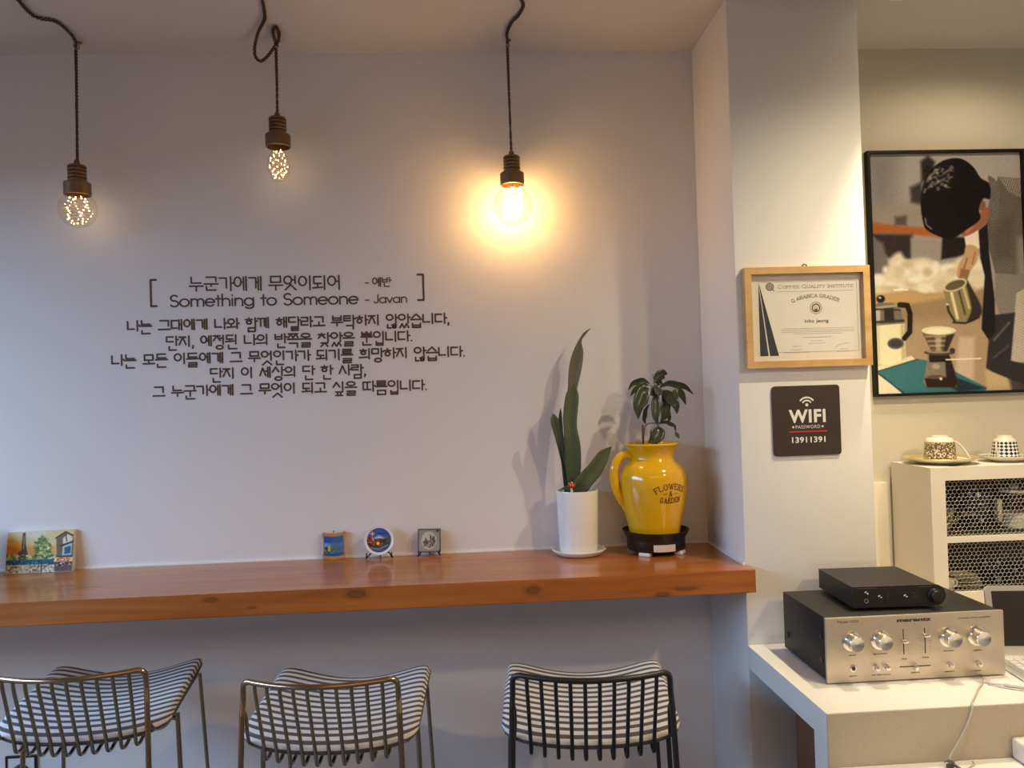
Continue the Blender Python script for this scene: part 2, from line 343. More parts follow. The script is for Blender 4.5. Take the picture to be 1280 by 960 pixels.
# painted pictures: colours laid on a fine grid of points
class Paint:
    def __init__(s, w, h, quad=None, bg=(128, 128, 128)):
        s.w, s.h = w, h; s.a = np.zeros((h, w, 3)); s.a[:] = bg
        s.X, s.Y = np.meshgrid((np.arange(w)+.5)/w, (np.arange(h)+.5)/h)   # v runs downwards
        s.H = None; s.k = 1.0
        if quad:   # four source points TL TR BR BL -> unit square
            A = []; B = []
            for (x, y), (u, v) in zip(quad, ((0, 0), (1, 0), (1, 1), (0, 1))):
                A.append([x, y, 1, 0, 0, 0, -u*x, -u*y]); B.append(u); A.append([0, 0, 0, x, y, 1, -v*x, -v*y]); B.append(v)
            s.H = np.append(np.linalg.solve(np.array(A, float), np.array(B, float)), 1).reshape(3, 3)
            s.k = 1.0/(quad[1][0]-quad[0][0])
        s.asp = h/w
    def T(s, p):
        if s.H is None: return p
        q = s.H @ np.array([p[0], p[1], 1.0]); return (q[0]/q[2], q[1]/q[2])
    def _blend(s, al, col): s.a = s.a*(1-al[..., None])+np.array(col, float)*al[..., None]
    def poly(s, pts, col, soft=2.0, alpha=1.0, stripes=None, smooth=0):
        if smooth:
            q = [pts[-1]]+list(pts)+[pts[0], pts[1]]; out = []
            for k in range(1, len(q)-2):
                for t in range(smooth):
                    f = t/smooth; out.append(tuple(.5*(2*q[k][d]+(q[k+1][d]-q[k-1][d])*f+(2*q[k-1][d]-5*q[k][d]+4*q[k+1][d]-q[k+2][d])*f*f+(3*q[k][d]-q[k-1][d]-3*q[k+1][d]+q[k+2][d])*f**3) for d in (0, 1)))
            pts = out
        P = np.array([s.T(p) for p in pts]); X, Y = s.X*s.w, s.Y*s.h; P = P*[s.w, s.h]
        ins = np.zeros(X.shape, bool); dist = np.full(X.shape, 1e9); n = len(P)
        for i in range(n):
            a, b = P[i], P[(i+1) % n]; d = b-a; L = max(d@d, 1e-9)
            t = np.clip(((X-a[0])*d[0]+(Y-a[1])*d[1])/L, 0, 1)
            dist = np.minimum(dist, np.hypot(X-a[0]-t*d[0], Y-a[1]-t*d[1]))
            if a[1] != b[1]:
                c = ((a[1] > Y) != (b[1] > Y)) & (X < (b[0]-a[0])*(Y-a[1])/(b[1]-a[1])+a[0]); ins ^= c
        so = max(soft*s.k*s.w, 0.6); al = np.clip(0.5+np.where(ins, dist, -dist)/so, 0, 1)*alpha
        if stripes:
            ang, per, c2 = stripes; ph = (X*math.cos(ang)+Y*math.sin(ang))/per
            m = (np.sin(2*PI*ph) > 0).astype(float)
            s._blend(al*m, c2); s._blend(al*(1-m), col)
        else: s._blend(al, col)
        return s
    def line(s, pts, wd, col, soft=1.5, alpha=1.0):
        P = np.array([s.T(p) for p in pts])*[s.w, s.h]; X, Y = s.X*s.w, s.Y*s.h; dist = np.full(X.shape, 1e9)
        for a, b in zip(P[:-1], P[1:]):
            d = b-a; L = max(d@d, 1e-9); t = np.clip(((X-a[0])*d[0]+(Y-a[1])*d[1])/L, 0, 1)
            dist = np.minimum(dist, np.hypot(X-a[0]-t*d[0], Y-a[1]-t*d[1]))
        so = max(soft*s.k*s.w, 0.6); s._blend(np.clip(0.5+(wd*s.k*s.w/2-dist)/so, 0, 1)*alpha, col); return s
    def ell(s, c, rx, ry, col, soft=2.0, alpha=1.0, rot=0.0):
        n = 24; cr, sr = math.cos(rot), math.sin(rot)
        return s.poly([(c[0]+rx*math.cos(2*PI*k/n)*cr-ry*math.sin(2*PI*k/n)*sr, c[1]+rx*math.cos(2*PI*k/n)*sr+ry*math.sin(2*PI*k/n)*cr) for k in range(n)], col, soft, alpha)
    def speck(s, rng, box, n, r, cols, soft=1.5):
        for _ in range(n):
            x = rng.uniform(box[0], box[2]); y = rng.uniform(box[1], box[3]); s.ell((x, y), r*rng.uniform(.5, 1.3), r*rng.uniform(.4, 1.1), rng.choice(cols), soft)
        return s
    def noise(s, amp, seed=1):
        r = np.random.RandomState(seed); s.a = np.clip(s.a+r.normal(0, amp, (s.h, s.w, 1)), 0, 255); return s
    def mesh(s, name, m, fn, parent=None, gain=(1, 1, 1), mask=None):
        v = s.a/255.0; L = np.where(v <= .04045, v/12.92, ((v+.055)/1.055)**2.4)*np.array(gain); L = np.clip(L, 0, 0.92)
        me = bpy.data.meshes.new(name); w, h = s.w, s.h
        vs = [fn(s.X[j, i] if 0 < i < w-1 else (0.0 if i == 0 else 1.0), s.Y[j, i] if 0 < j < h-1 else (0.0 if j == 0 else 1.0)) for j in range(h) for i in range(w)]
        fs = [(j*w+i, (j+1)*w+i, (j+1)*w+i+1, j*w+i+1) for j in range(h-1) for i in range(w-1)]
        if mask: fs = [f for f in fs if mask(*(divmod(f[0], w)[::-1]))]
        me.from_pydata(vs, [], fs); ca = me.color_attributes.new('paint', 'FLOAT_COLOR', 'POINT')
        ca.data.foreach_set('color', np.concatenate([L.reshape(-1, 3), np.ones((w*h, 1))], 1).astype(np.float32).ravel())
        me.materials.append(m); me.update(); return link_obj(name, me, parent)

# ------------------------------------------------------------------ room shell
ZS, DS, DP, XP, XR = 1.082, 0.372, 0.315, 0.705, 1.061
ZK = 0.874
def slab(name, lo, hi, m):
    return struct(MB().box(lo, hi).build(name, m, smooth=False))
X0, X1, YB = -2.3, 3.0, -5.2
slab('floor', (X0-.1, YB-.1, -0.1), (X1+.1, 0.1, 0), M_floor)
slab('ceiling', (X0-.1, YB-.1, CEIL), (X1+.1, 0.1, CEIL+0.1), M_ceil)
slab('wall_back', (X0-.1, 0, 0), (0.9, 0.1, CEIL), M_wall)
slab('wall_back_right', (0.9, 0, 0), (X1+.1, 0.1, CEIL), M_wallcream)
slab('wall_right', (X1, YB, 0), (X1+.1, 0, CEIL), M_wall)
slab('wall_front', (X0-.1, YB-.1, 0), (X1+.1, YB, CEIL), M_wall)
b = MB()   # left wall around the shop window
wy0, wy1, wz0, wz1 = -3.2, -0.25, 0.35, 2.25
b.box((X0-.1, YB, 0), (X0, 0, wz0)).box((X0-.1, YB, wz1), (X0, 0, CEIL)).box((X0-.1, YB, wz0), (X0, wy0, wz1)).box((X0-.1, wy1, wz0), (X0, 0, wz1))
struct(b.build('wall_left', M_wall, smooth=False))
b = MB(); t = 0.05
for lo, hi in (((X0-.08, wy0, wz0), (X0-.02, wy1, wz0+t)), ((X0-.08, wy0, wz1-t), (X0-.02, wy1, wz1)), ((X0-.08, wy0, wz0+t), (X0-.02, wy0+t, wz1-t)), ((X0-.08, wy1-t, wz0+t), (X0-.02, wy1, wz1-t)), ((X0-.08, -1.82, wz0+t), (X0-.02, -1.78, wz1-t))): b.box(lo, hi)
win = struct(b.build('window_1', M_whiteplastic, smooth=False))
MB().box((X0-.055, wy0+t, wz0+t), (X0-.049, wy1-t, wz1-t)).build('window_pane', M_clear, win, smooth=False)
struct(MB().box((XP, -DP, 0), (XR, 0, CEIL), 0.004, 2).build('pillar', M_pillar))
# caulk bead where the shelf meets wall and pillar, and the board low on the wall right of the pillar
struct(MB().box((-2.2, -0.005, ZS), (XP, 0, ZS+0.005)).box((XP-0.005, -DP, ZS), (XP, -0.005, ZS+0.005)).build('trim_1', M_caulk, smooth=False))
struct(MB().box((XR, -0.012, ZK), (1.262, 0, 1.244), 0.002).box((1.262, -0.006, ZK), (1.268, 0, 1.244)).build('trim_2', M_creamwood))

# ------------------------------------------------------------------ bar shelf
o = MB().box((-2.2, -DS, ZS-0.058), (0.708, 0, ZS), 0.003, 2)
# notch: the shelf ends against the pillar side and laps its front edge by a finger's breadth
o = MB().prism([(-2.2, -DS), (0.712, -DS), (0.712, -DP-0.0005), (XP-0.0005, -DP-0.0005), (XP-0.0005, -0.0005), (-2.2, -0.0005)], lambda u, v, d: Vector((u, v, d)), ZS-0.058, ZS)
bmesh.ops.bevel(o.bm, geom=[e for e in o.bm.edges if abs(e.verts[0].co.y+DS) < 1e-5 and abs(e.verts[1].co.y+DS) < 1e-5], offset=0.0025, segments=2, affect='EDGES')
tag(o.build('bar_shelf', M_shelf), 'long varnished orange-brown pine bar shelf with knots, fixed to the white wall', 'shelf')

# ------------------------------------------------------------------ counter on the right
cn = thing('counter', 'cream quartz counter with thick front panel, standing against the white pillar', 'counter', (0, 0, 0))
b = MB().prism([(0.703, -DP-0.001), (0.709, -0.751), (2.2, -0.751), (2.2, -0.013), (XR+0.002, -0.013), (XR+0.002, -DP-0.001)], lambda u, v, d: Vector((u, v, d)), ZK-0.058, ZK)
b.build('countertop', M_quartz, cn, smooth=False)
MB().box((0.709, -0.7505, 0.0), (0.745, -0.690, ZK-0.0581)).build('side_leg', M_quartz, cn, smooth=False)
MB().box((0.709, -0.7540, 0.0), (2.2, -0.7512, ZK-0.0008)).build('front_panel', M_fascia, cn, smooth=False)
MB().box((0.712, -1.15, 0.722), (2.2, -0.7545, 0.765), 0.002).build('lower_worktop', M_quartz, cn, smooth=False)
uc = thing('wood_cabinet', 'dark brown wooden cabinet in the shade under the cream counter', 'cabinet', (0, 0, 0))
MB().box((0.7125, -0.689, 0.0), (1.6, -0.585, ZK-0.0595), 0.002).build('carcass', M_brownwood, uc, smooth=False)


# ------------------------------------------------------------------ wall lettering (stroke-built Hangul and Latin)
def arc(cx, cy, rx, ry, a0=0, a1=360, n=20):
    return [(cx+rx*math.cos(math.radians(a0+(a1-a0)*k/n)), cy+ry*math.sin(math.radians(a0+(a1-a0)*k/n))) for k in range(n+1)]
J_ = {  # unit-box strokes of the consonants
 'ㄱ': [[(0, 1), (1, 1), (1, 0)]], 'ㄴ': [[(0, 1), (0, 0), (1, 0)]], 'ㄷ': [[(1, 1), (0, 1), (0, 0), (1, 0)]],
 'ㄹ': [[(0, 1), (1, 1), (1, .5), (0, .5), (0, 0), (1, 0)]], 'ㅁ': [[(0, 0), (0, 1), (1, 1), (1, 0), (0, 0)]],
 'ㅂ': [[(0, 1), (0, 0), (1, 0), (1, 1)], [(0, .52), (1, .52)]], 'ㅅ': [[(0, 0), (.5, 1), (1, 0)]], 'ㅇ': [arc(.5, .5, .5, .5)],
 'ㅈ': [[(0, 1), (1, 1)], [(0, 0), (.52, 1), (1, 0)]], 'ㅊ': [[(.5, 1.0), (.5, .78)], [(0, .76), (1, .76)], [(0, 0), (.5, .76), (1, 0)]],
 'ㅌ': [[(1, 1), (0, 1), (0, 0), (1, 0)], [(0, .5), (1, .5)]], 'ㅍ': [[(0, 1), (1, 1)], [(.27, 1), (.27, 0)], [(.73, 1), (.73, 0)], [(0, 0), (1, 0)]],
 'ㅎ': [[(.5, 1.05), (.5, .83)], [(0, .78), (1, .78)], arc(.5, .28, .36, .30)]}
def dbl(a, gap=.12):
    k = (1-gap)/2; return [[(x*k, y) for x, y in s] for s in J_[a]]+[[(x*k+k+gap, y) for x, y in s] for s in J_[a]]
J_['ㄲ'] = dbl('ㄱ'); J_['ㄸ'] = dbl('ㄷ'); J_['ㅃ'] = dbl('ㅂ'); J_['ㅆ'] = dbl('ㅅ', .04); J_['ㅉ'] = dbl('ㅈ', .06)
J_['ㄶ'] = [[(x*.36, y*.9) for x, y in s] for s in J_['ㄴ']]+[[(x*.5+.5, y) for x, y in s] for s in J_['ㅎ']]
CHO = 'ㄱㄲㄴㄷㄸㄹㅁㅂㅃㅅㅆㅇㅈㅉㅊㅋㅌㅍㅎ'; JUNG = 'ㅏㅐㅑㅒㅓㅔㅕㅖㅗㅘㅙㅚㅛㅜㅝㅞㅟㅠㅡㅢㅣ'
JONG = ['', 'ㄱ', 'ㄲ', 'ㄳ', 'ㄴ', 'ㄵ', 'ㄶ', 'ㄷ', 'ㄹ', 'ㄺ', 'ㄻ', 'ㄼ', 'ㄽ', 'ㄾ', 'ㄿ', 'ㅀ', 'ㅁ', 'ㅂ', 'ㅄ', 'ㅅ', 'ㅆ', 'ㅇ', 'ㅈ', 'ㅊ', 'ㅋ', 'ㅌ', 'ㅍ', 'ㅎ']
def fitj(j, x0, y0, x1, y1): return [[(x0+x*(x1-x0), y0+y*(y1-y0)) for x, y in s] for s in J_[j]]
def syllable(ch, deep):
    """strokes in an em of width 1; the upright vowel bar runs 0 .. 0.81; finals hang below by 'deep'"""
    k = ord(ch)-0xAC00; c, v, f = CHO[k//588], JUNG[(k % 588)//28], JONG[k % 28]; S = []
    T = .81; wide = c in 'ㄲㄸㅃㅉ'
    fy0, fy1 = (-deep, .28-deep) if f else (0, 0)
    if v in 'ㅗㅜㅡ':
        if f: iy0, iy1, vy = .50, .80, .36
        else: iy0, iy1, vy = (.34, .76, .06) if v != 'ㅜ' else (.46, .80, .28)
        if f and v == 'ㅜ': vy = .40; iy0, iy1 = .54, .80
        x0, x1 = (.14, .80) if not wide else (.10, .84)
        S += fitj(c, x0, iy0, x1, iy1)
        if v == 'ㅜ' and c == 'ㄴ': pass
        S.append([(.02, vy), (.93, vy)])
        if v == 'ㅗ': S.append([(.47, vy), (.47, iy0)])
        if v == 'ㅜ': S.append([(.47, vy), (.47, 0 if not f else fy1-.02)])
        if f: S += fitj(f, .16, fy0+(.04 if f in 'ㄴ' else 0), .80, fy1+.04 if f != 'ㄴ' else fy1-.02)
        return S
    vb = fy1+.10 if f else 0.0
    if v in 'ㅘㅚㅢ':
        iy0, iy1, hy = ((.36, .76, .10) if not f else (.50, .80, .30))
        S += fitj(c, .08, iy0, .58, iy1); S.append([(.0, hy), (.66, hy+.03)])
        if v in 'ㅘㅚ': S.append([(.33, hy+.02), (.33, iy0)])
        S.append([(.80, vb), (.80, T)])
        if v == 'ㅘ': S.append([(.80, .40), (.96, .40)])
        if f: S += fitj(f, .22, fy0, .86, fy1)
        return S
    two = v in 'ㅐㅔㅖ'; bar = .80 if not two else .84
    x1 = {'ㅏ': .56, 'ㅐ': .50, 'ㅓ': .56, 'ㅔ': .50, 'ㅕ': .54, 'ㅖ': .48, 'ㅣ': .56}[v]
    iy0, iy1 = (.14, .74) if not f else (.40, .78)
    if c in 'ㅇ': iy0, iy1, = (.24, .78) if not f else (.36, .80)
    if c in 'ㅎ': iy0 = .20 if not f else .34
    if wide: x1 += .04
    if c == 'ㄱ' and v != 'ㅔ': S.append([(.02, iy1), (x1-.06, iy1), (x1-.06, .16)])
    else: S += fitj(c, .04 if not wide else 0, iy0, x1, iy1)
    S.append([(bar, vb), (bar, T)]); my = .44 if not f else .55
    if v == 'ㅏ': S.append([(bar, my), (.97, my)])
    if v == 'ㅓ': S.append([(x1-.02 if c in 'ㅇ' else .56, my+.04), (bar, my+.04)])
    if v == 'ㅐ': S += [[(.64, vb+.02), (.64, T-.03)], [(.64, my), (bar, my)]]
    if v == 'ㅔ': S += [[(.67, vb+.02), (.67, T-.03)], [(.48 if c not in 'ㄱㄲ' else .50, my+.04), (.67, my+.04)]]
    if v == 'ㅖ': S += [[(.67, vb+.02), (.67, T-.03)], [(.45, my+.12), (.67, my+.12)], [(.45, my-.05), (.67, my-.05)]]
    if f:
        S += fitj(f, .24, fy0, .78, fy1) if f not in 'ㅅㅆㅊㄶ' else fitj(f, .12, fy0, .84, fy1+.03)
    return S
LAT = {  # round geometric Latin, x-height 0.62, cap height 0.95; value = (advance, strokes)
 'S': (.66, [arc(.31, .71, .24, .24, 35, 265, 18)+arc(.31, .235, .27, .245, 92, -150, 18)]),
 'o': (.74, [arc(.34, .31, .31, .31)]), 'e': (.72, [[(.03, .32)]+arc(.34, .31, .31, .31, 2, 2, 1)[:1]+arc(.34, .31, .31, .31, 2, 318, 22)]),
 'm': (1.0, [[(.06, 0), (.06, .62)], [(.06, .38)]+arc(.27, .40, .21, .22, 180, 0, 10)+[(.48, 0)], [(.48, .38)]+arc(.69, .40, .21, .22, 180, 0, 10)+[(.90, 0)]]),
 't': (.40, [[(.18, 0), (.18, .88)], [(.0, .60), (.36, .60)]]), 'h': (.66, [[(.06, 0), (.06, .98)], [(.06, .36)]+arc(.31, .38, .25, .24, 180, 0, 10)+[(.56, 0)]]),
 'i': (.22, [[(.08, 0), (.08, .62)], [(.08, .86), (.08, .90)]]), 'n': (.66, [[(.06, 0), (.06, .62)], [(.06, .36)]+arc(.31, .38, .25, .24, 180, 0, 10)+[(.56, 0)]]),
 'g': (.76, [arc(.34, .31, .30, .31), [(.64, .62), (.64, -.06)]+arc(.36, -.04, .28, .20, 0, -150, 12)]),
 'J': (.52, [[(.40, .95), (.40, .22)]+arc(.20, .22, .20, .22, 0, -160, 10)]), 'a': (.76, [arc(.34, .31, .30, .31), [(.64, .62), (.64, 0)]]),
 'v': (.58, [[(.0, .62), (.26, 0), (.52, .62)]]), '-': (.44, [[(.02, .34), (.36, .34)]]), ' ': (.40, []), ',': (.3, [[(.06, .03), (.10, .0), (.04, -.16)]]), '.': (.3, [[(.06, .03), (.07, .02)]])}
def layout(txt, deep, sp=.46):
    out = []; x = 0.0
    for ch in txt:
        if 0xAC00 <= ord(ch) <= 0xD7A3:
            out += [[(x+p, q) for p, q in s] for s in syllable(ch, deep)]; x += 1.0
        elif ch == ' ': x += sp
        elif ch in ',.':
            out += [[(x+.04+p, q) for p, q in s] for s in LAT[ch][1]]; x += .25
    return out
def layout_latin(txt):
    out = []; x = 0.0
    for ch in txt:
        out += [[(x+p, q) for p, q in s] for s in LAT[ch][1]]; x += LAT[ch][0]
    return out
def put_line(name, parent, strokes, xl, zl, xr, zr, em, sw):
    x0 = min(p[0] for s in strokes for p in s); x1 = max(p[0] for s in strokes for p in s); k = (xr-xl-sw)/(x1-x0); b = MB()
    fn = lambda u, v: Vector((u, -0.0006, v))
    for s in strokes:
        b.stroke([(xl+sw/2+(p-x0)*k, zl+(zr-zl)*(p-x0)/(x1-x0)+sw/2+q*em) for p, q in s], sw, fn)
    return b.build(name, M_letter, parent, smooth=False, recalc=False)
wl = thing('wall_lettering', 'brown vinyl poem in Korean and English with square brackets, stuck on the white wall', 'lettering', (0, 0, 0))
put_line('text_line', wl, layout('누군가에게 무엇이되어', .0, .38), -0.815, 1.878, -0.376, 1.873, .0500, .0049)
put_line('text_line', wl, layout_latin('Something to Someone'), -0.870, 1.8335, -0.322, 1.829, .0345, .0048)
put_line('text_line', wl, [[(.02, .34), (.34, .34)]]+[[(p+.75, q) for p, q in s] for s in layout('예반', .0)], -0.303, 1.879, -0.223, 1.879, .0330, .0036)
put_line('text_line', wl, layout_latin('- Javan'), -0.304, 1.8305, -0.179, 1.830, .0255, .0036)
for txt, a in (('나는 그대에게 나와 함께 해달라고 부탁하지 않았습니다,', (-0.995, 1.765, -0.055, 1.764)), ('단지, 예정된 나의 반쪽을 찾았을 뿐입니다.', (-0.885, 1.716, -0.167, 1.714)),
               ('나는 모든 이들에게 그 무엇인가가 되기를 희망하지 않습니다.', (-1.042, 1.666, -0.012, 1.664)), ('단지 이 세상의 단 한 사람,', (-0.761, 1.619, -0.306, 1.618)),
               ('그 누군가에게 그 무엇이 되고 싶을 따름입니다.', (-0.927, 1.571, -0.128, 1.567))):
    put_line('text_line', wl, layout(txt, .28), *a, .0365, .0051)
fw_ = lambda u, v: Vector((u, -0.0006, v))
MB().stroke([(-.906, 1.9155), (-.924, 1.9155), (-.924, 1.8385), (-.906, 1.8385)], .0062, fw_, False).build('bracket', M_letter, wl, smooth=False, recalc=False)
MB().stroke([(-.149, 1.9135), (-.130, 1.9135), (-.130, 1.8375), (-.149, 1.8375)], .0062, fw_, False).build('bracket', M_letter, wl, smooth=False, recalc=False)

# ------------------------------------------------------------------ pendant bulbs and their ceiling hooks
def twisted_cord(name, parent, pts, off, n=None):
    pts = [Vector(p)-Vector(off) for p in pts]; L = sum((a-b).length for a, b in zip(pts[:-1], pts[1:])); n = n or int(L/0.0022)
    P = spline(pts, n); b = MB()
    for ph in (0, PI):
        Q = []; s = 0
        for i, p in enumerate(P):
            t = (P[min(i+1, n)]-P[max(i-1, 0)]).normalized(); s += (p-P[i-1]).length if i else 0
            a = t.cross(Vector((0.3, 1, 0.1))).normalized(); c = t.cross(a); th = 2*PI*s/0.018+ph
            Q.append(p+(a*math.cos(th)+c*math.sin(th))*0.0028)
        b.tube(Q, 0.0023, 5)
    return b.build(name, M_cord, parent)
def hook(x, y, label, group=None):
    h = thing('ceiling_hook', label, 'hook', (x, y, CEIL), group=group)
    MB().cyl((0.004, 0.01, 0), (0.004, 0.01, -0.003), 0.008, 16).build('base_plate', M_brass, h)
    MB().tube(spline([(0.004, .01, -.002), (.004, .01, -.012), (.006, .004, -.022), (.001, -.006, -.024), (-.003, -.006, -.014)], 20), .0018, 6).build('hook_arm', M_brass, h)
def socket(parent, z0):
    """z0 = top of the little cord grip"""
    MB().lathe([(.0035, 0), (.0075, -.006), (.0085, -.016), (.010, -.018)], 24, (0, 0, z0)).build('cord_grip', M_oldbrass, parent)
    pr = [(.010, -.017), (.022, -.018), (.0245, -.021)]
    z = -.021
    for k in range(4):
        pr += [(.0245, z-.004), (.0205, z-.0055), (.0205, z-.0075), (.0245, z-.009)]; z -= .010
    pr += [(.0245, -.066), (.0335, -.067), (.035, -.069), (.035, -.100), (.0335, -.102), (.0315, -.1025), (.0315, -.085), (.015, -.084)]
    MB().lathe(pr, 40, (0, 0, z0)).build('socket', M_oldbrass, parent, angle=30)
def led_string(parent, c, rx, rz, n, seed):
    rng = random.Random(seed); pts = []; m = 9
    for i in range(n*4):
        f = i/(n*4); a = f*2*PI*m; z = c[2]+rz*(.95-1.9*f); r = rx*math.sqrt(max(.05, 1-(1.9*f-.95)**2))*(.62+.3*rng.random())
        pts.append(Vector((c[0]+r*math.cos(a), c[1]+r*math.sin(a), z)))
    MB().tube(spline(pts, n*8), .0006, 4).build('copper_wire', M_copper, parent)
    b = MB()
    for i in range(n):
        b.sphere(pts[i*4], .0019*rng.uniform(.6, 1.3), 6, 4)
    o = b.build('led_cluster', M_led, parent); o['kind'] = 'stuff'; return o
def globe(r, zc, rn, zn, n=26):
    a0 = math.asin(min(.98, rn/r)); pr = [(rn, zn)]
    for k in range(n+1):
        a = a0+(PI-a0)*k/n; pr.append((max(r*math.sin(a), 0.0), zc+r*math.cos(a)))
    return pr
hook(-1.0765, -0.090, 'small brass ceiling hook above the leftmost pendant bulb')
hook(-0.523, -0.092, 'small brass ceiling hook inside the cord loop of the middle pendant')
hook(0.1385, -0.090, 'small brass ceiling hook above the glowing round pendant bulb')

L1 = thing('pendant_light', 'pendant with clear globe bulb full of tiny fairy lights, leftmost of the hanging bulbs', 'pendant light', (-1.0765, -.088, CEIL-.02), group='bare bulb pendants')
off = L1.location
twisted_cord('cord', L1, [(-1.09, -.42, 2.574), (-1.0988, -.336, 2.574), (-1.1086, -.255, 2.574), (-1.0984, -.2296, 2.574), (-1.0668, -.212, 2.574), (-1.0617, -.149, 2.572), (-1.0678, -.111, 2.568), (-1.0768, -.090, 2.556), (-1.0775, -.088, 2.53), (-1.079, -.088, 2.4), (-1.081, -.088, 2.233)], off)
def head_parts(L, x, z0, bulb_prof, bulb_mat, ledspec=None):
    dx = x-L.location.x; dz = z0-L.location.z; n0 = set(bpy.data.objects)
    socket(L, 0.0)
    MB().lathe(bulb_prof, 40, cap0=False, cap1=False).build('bulb', bulb_mat, L, angle=80)
    if ledspec: led_string(L, (0, 0, ledspec[0]), *ledspec[1:])
    for o in set(bpy.data.objects)-n0:
        if o.type == 'MESH': o.data.transform(Matrix.Translation((dx, 0, dz)))
head_parts(L1, -1.0825, 2.246, globe(.050, -.142, .028, -.094), M_glass, (-.145, .040, .042, 46, 3))

L2 = thing('pendant_light', 'pendant with small pear-shaped fairy-light bulb and looped cord, between the two globes', 'pendant light', (-0.523, -.088, CEIL-.02), group='bare bulb pendants')
twisted_cord('cord', L2, [(-.495, -.42, 2.574), (-.498, -.332, 2.574), (-.5136, -.2416, 2.574), (-.527, -.207, 2.572), (-.552, -.161, 2.570), (-.575, -.11, 2.562), (-.5825, -.092, 2.545), (-.580, -.088, 2.530), (-.567, -.088, 2.519), (-.549, -.088, 2.531), (-.531, -.090, 2.553), (-.514, -.105, 2.568), (-.5, -.145, 2.573), (-.501, -.178, 2.573), (-.513, -.16, 2.572), (-.521, -.11, 2.568), (-.5225, -.090, 2.556), (-.523, -.088, 2.53), (-.523, -.088, 2.4645), (-.5243, -.088, 2.362)], L2.location)
head_parts(L2, -0.5245, 2.374, [(.013, -.090), (.014, -.100), (.022, -.118), (.030, -.140), (.0315, -.155), (.029, -.174), (.021, -.190), (.010, -.199), (0, -.201)], M_glass, (-.152, .028, .044, 50, 5))

L3 = thing('pendant_light', 'pendant with large lit amber globe bulb glowing warm yellow over the wall', 'pendant light', (0.1385, -.088, CEIL-.02), group='bare bulb pendants')
twisted_cord('cord', L3, [(.158, -.42, 2.574), (.1617, -.328, 2.574), (.1708, -.287, 2.574), (.1613, -.236, 2.574), (.1459, -.2, 2.574), (.1353, -.144, 2.572), (.1365, -.105, 2.568), (.138, -.09, 2.556), (.1384, -.088, 2.535), (.1386, -.088, 2.4353), (.1396, -.088, 2.242)], L3.location)
head_parts(L3, 0.1397, 2.254, globe(.0575, -.161, .026, -.096, 30), M_amber)
hx, hz = 0.1397-L3.location.x, 2.254-L3.location.z
b = MB(); pts = []
for i in range(140):
    f = i/139; a = f*2*PI*4.5; r = .024 if f < .8 else .019
    pts.append((hx+r*math.cos(a), r*math.sin(a), hz-.108-.085*f))
b.tube(pts, .0035, 6).build('filament', M_fil, L3)
MB().cyl((hx, 0, hz-.084), (hx, 0, hz-.108), .010, 12, .006).build('bulb_stem', M_oldbrass, L3)
bulb_light = lamp('bulb_lamp', 'POINT', (0.1385, -.088, 2.095), 3.2, (1.000, 0.560, 0.220), shadow_soft_size=0.03)
for nm, loc, pw in (('fairy_bulb_lamp', (-1.0825, -.088, 2.104), 0.06), ('pear_bulb_lamp', (-.5245, -.088, 2.22), 0.04)):
    lamp(nm, 'POINT', loc, pw, (1.0, 0.7, 0.35), shadow_soft_size=0.03)

# ------------------------------------------------------------------ downlights in the ceiling
def downlight(x, y, label):
    d = thing('downlight', label, 'ceiling light', (x, y, CEIL))
    MB().lathe([(.036, 0), (.036, -.004), (.052, -.005), (.055, -.002), (.055, 0)], 40).build('trim_ring', M_whiteplastic, d)
    MB().lathe([(0, -.0012), (.035, -.0012)], 32, cap0=False, cap1=False).build('lens', M_lensglow, d)
downlight(1.175, -0.355, 'white round downlight in the ceiling above the framed photo and pillar edge')
downlight(1.22, -0.96, 'white round downlight in the ceiling in front of the counter, outside the photo')
downlight(1.52, -0.37, 'added white round downlight brightening the right wall, outside the photo')  # added fixture to go with the right fill lamp

# ------------------------------------------------------------------ things on the bar shelf
# small canvas painting
cp = thing('canvas_painting', 'small painted canvas of a tower, tree and house, leaning on the wall', 'painting', (-1.2415, -0.034, ZS), math.radians(2.0))
tilt = Matrix.Rotation(math.radians(-9), 4, 'X')
bx = MB().box((-.0915, 0, 0), (.0915, .020, .119), .0015, M=tilt).build('stretched_canvas', M_cream, cp)
pa = Paint(150, 100, [(130, 245), (975, 205), (950, 795), (80, 835)], (205, 180, 140)); rg = random.Random(4)
pa.poly([(100, 230), (980, 190), (980, 420), (90, 440)], (196, 176, 135), 40).poly([(350, 230), (620, 215), (600, 330), (400, 330)], (200, 185, 165), 50)
pa.poly([(110, 330), (300, 380), (320, 560), (100, 600)], (210, 150, 60), 60).poly([(380, 440), (740, 440), (740, 560), (380, 590)], (205, 145, 65), 50).poly([(100, 430), (290, 470), (290, 560), (100, 560)], (190, 120, 40), 40)
pa.poly([(320, 260), (355, 250), (352, 400), (372, 520), (390, 600), (215, 610), (260, 520), (295, 500), (305, 400)], (78, 58, 52), 10).line([(335, 300), (325, 480)], 10, (160, 140, 125), 8)
pa.speck(rg, (90, 560, 760, 640), 120, 22, [(70, 95, 70), (150, 165, 110), (40, 70, 65), (205, 200, 165), (105, 130, 80)], 8)
pa.poly([(570, 280), (640, 380), (685, 450), (650, 570), (480, 580), (455, 450), (510, 360)], (98, 115, 60), 30).speck(rg, (470, 330, 670, 590), 90, 20, [(150, 165, 95), (70, 88, 45), (185, 190, 130), (110, 128, 66)], 8)
pa.poly([(90, 640), (760, 620), (740, 690), (85, 715)], (30, 90, 120), 10).speck(rg, (90, 640, 740, 700), 60, 14, [(20, 60, 90), (60, 130, 160), (15, 45, 70)], 6)
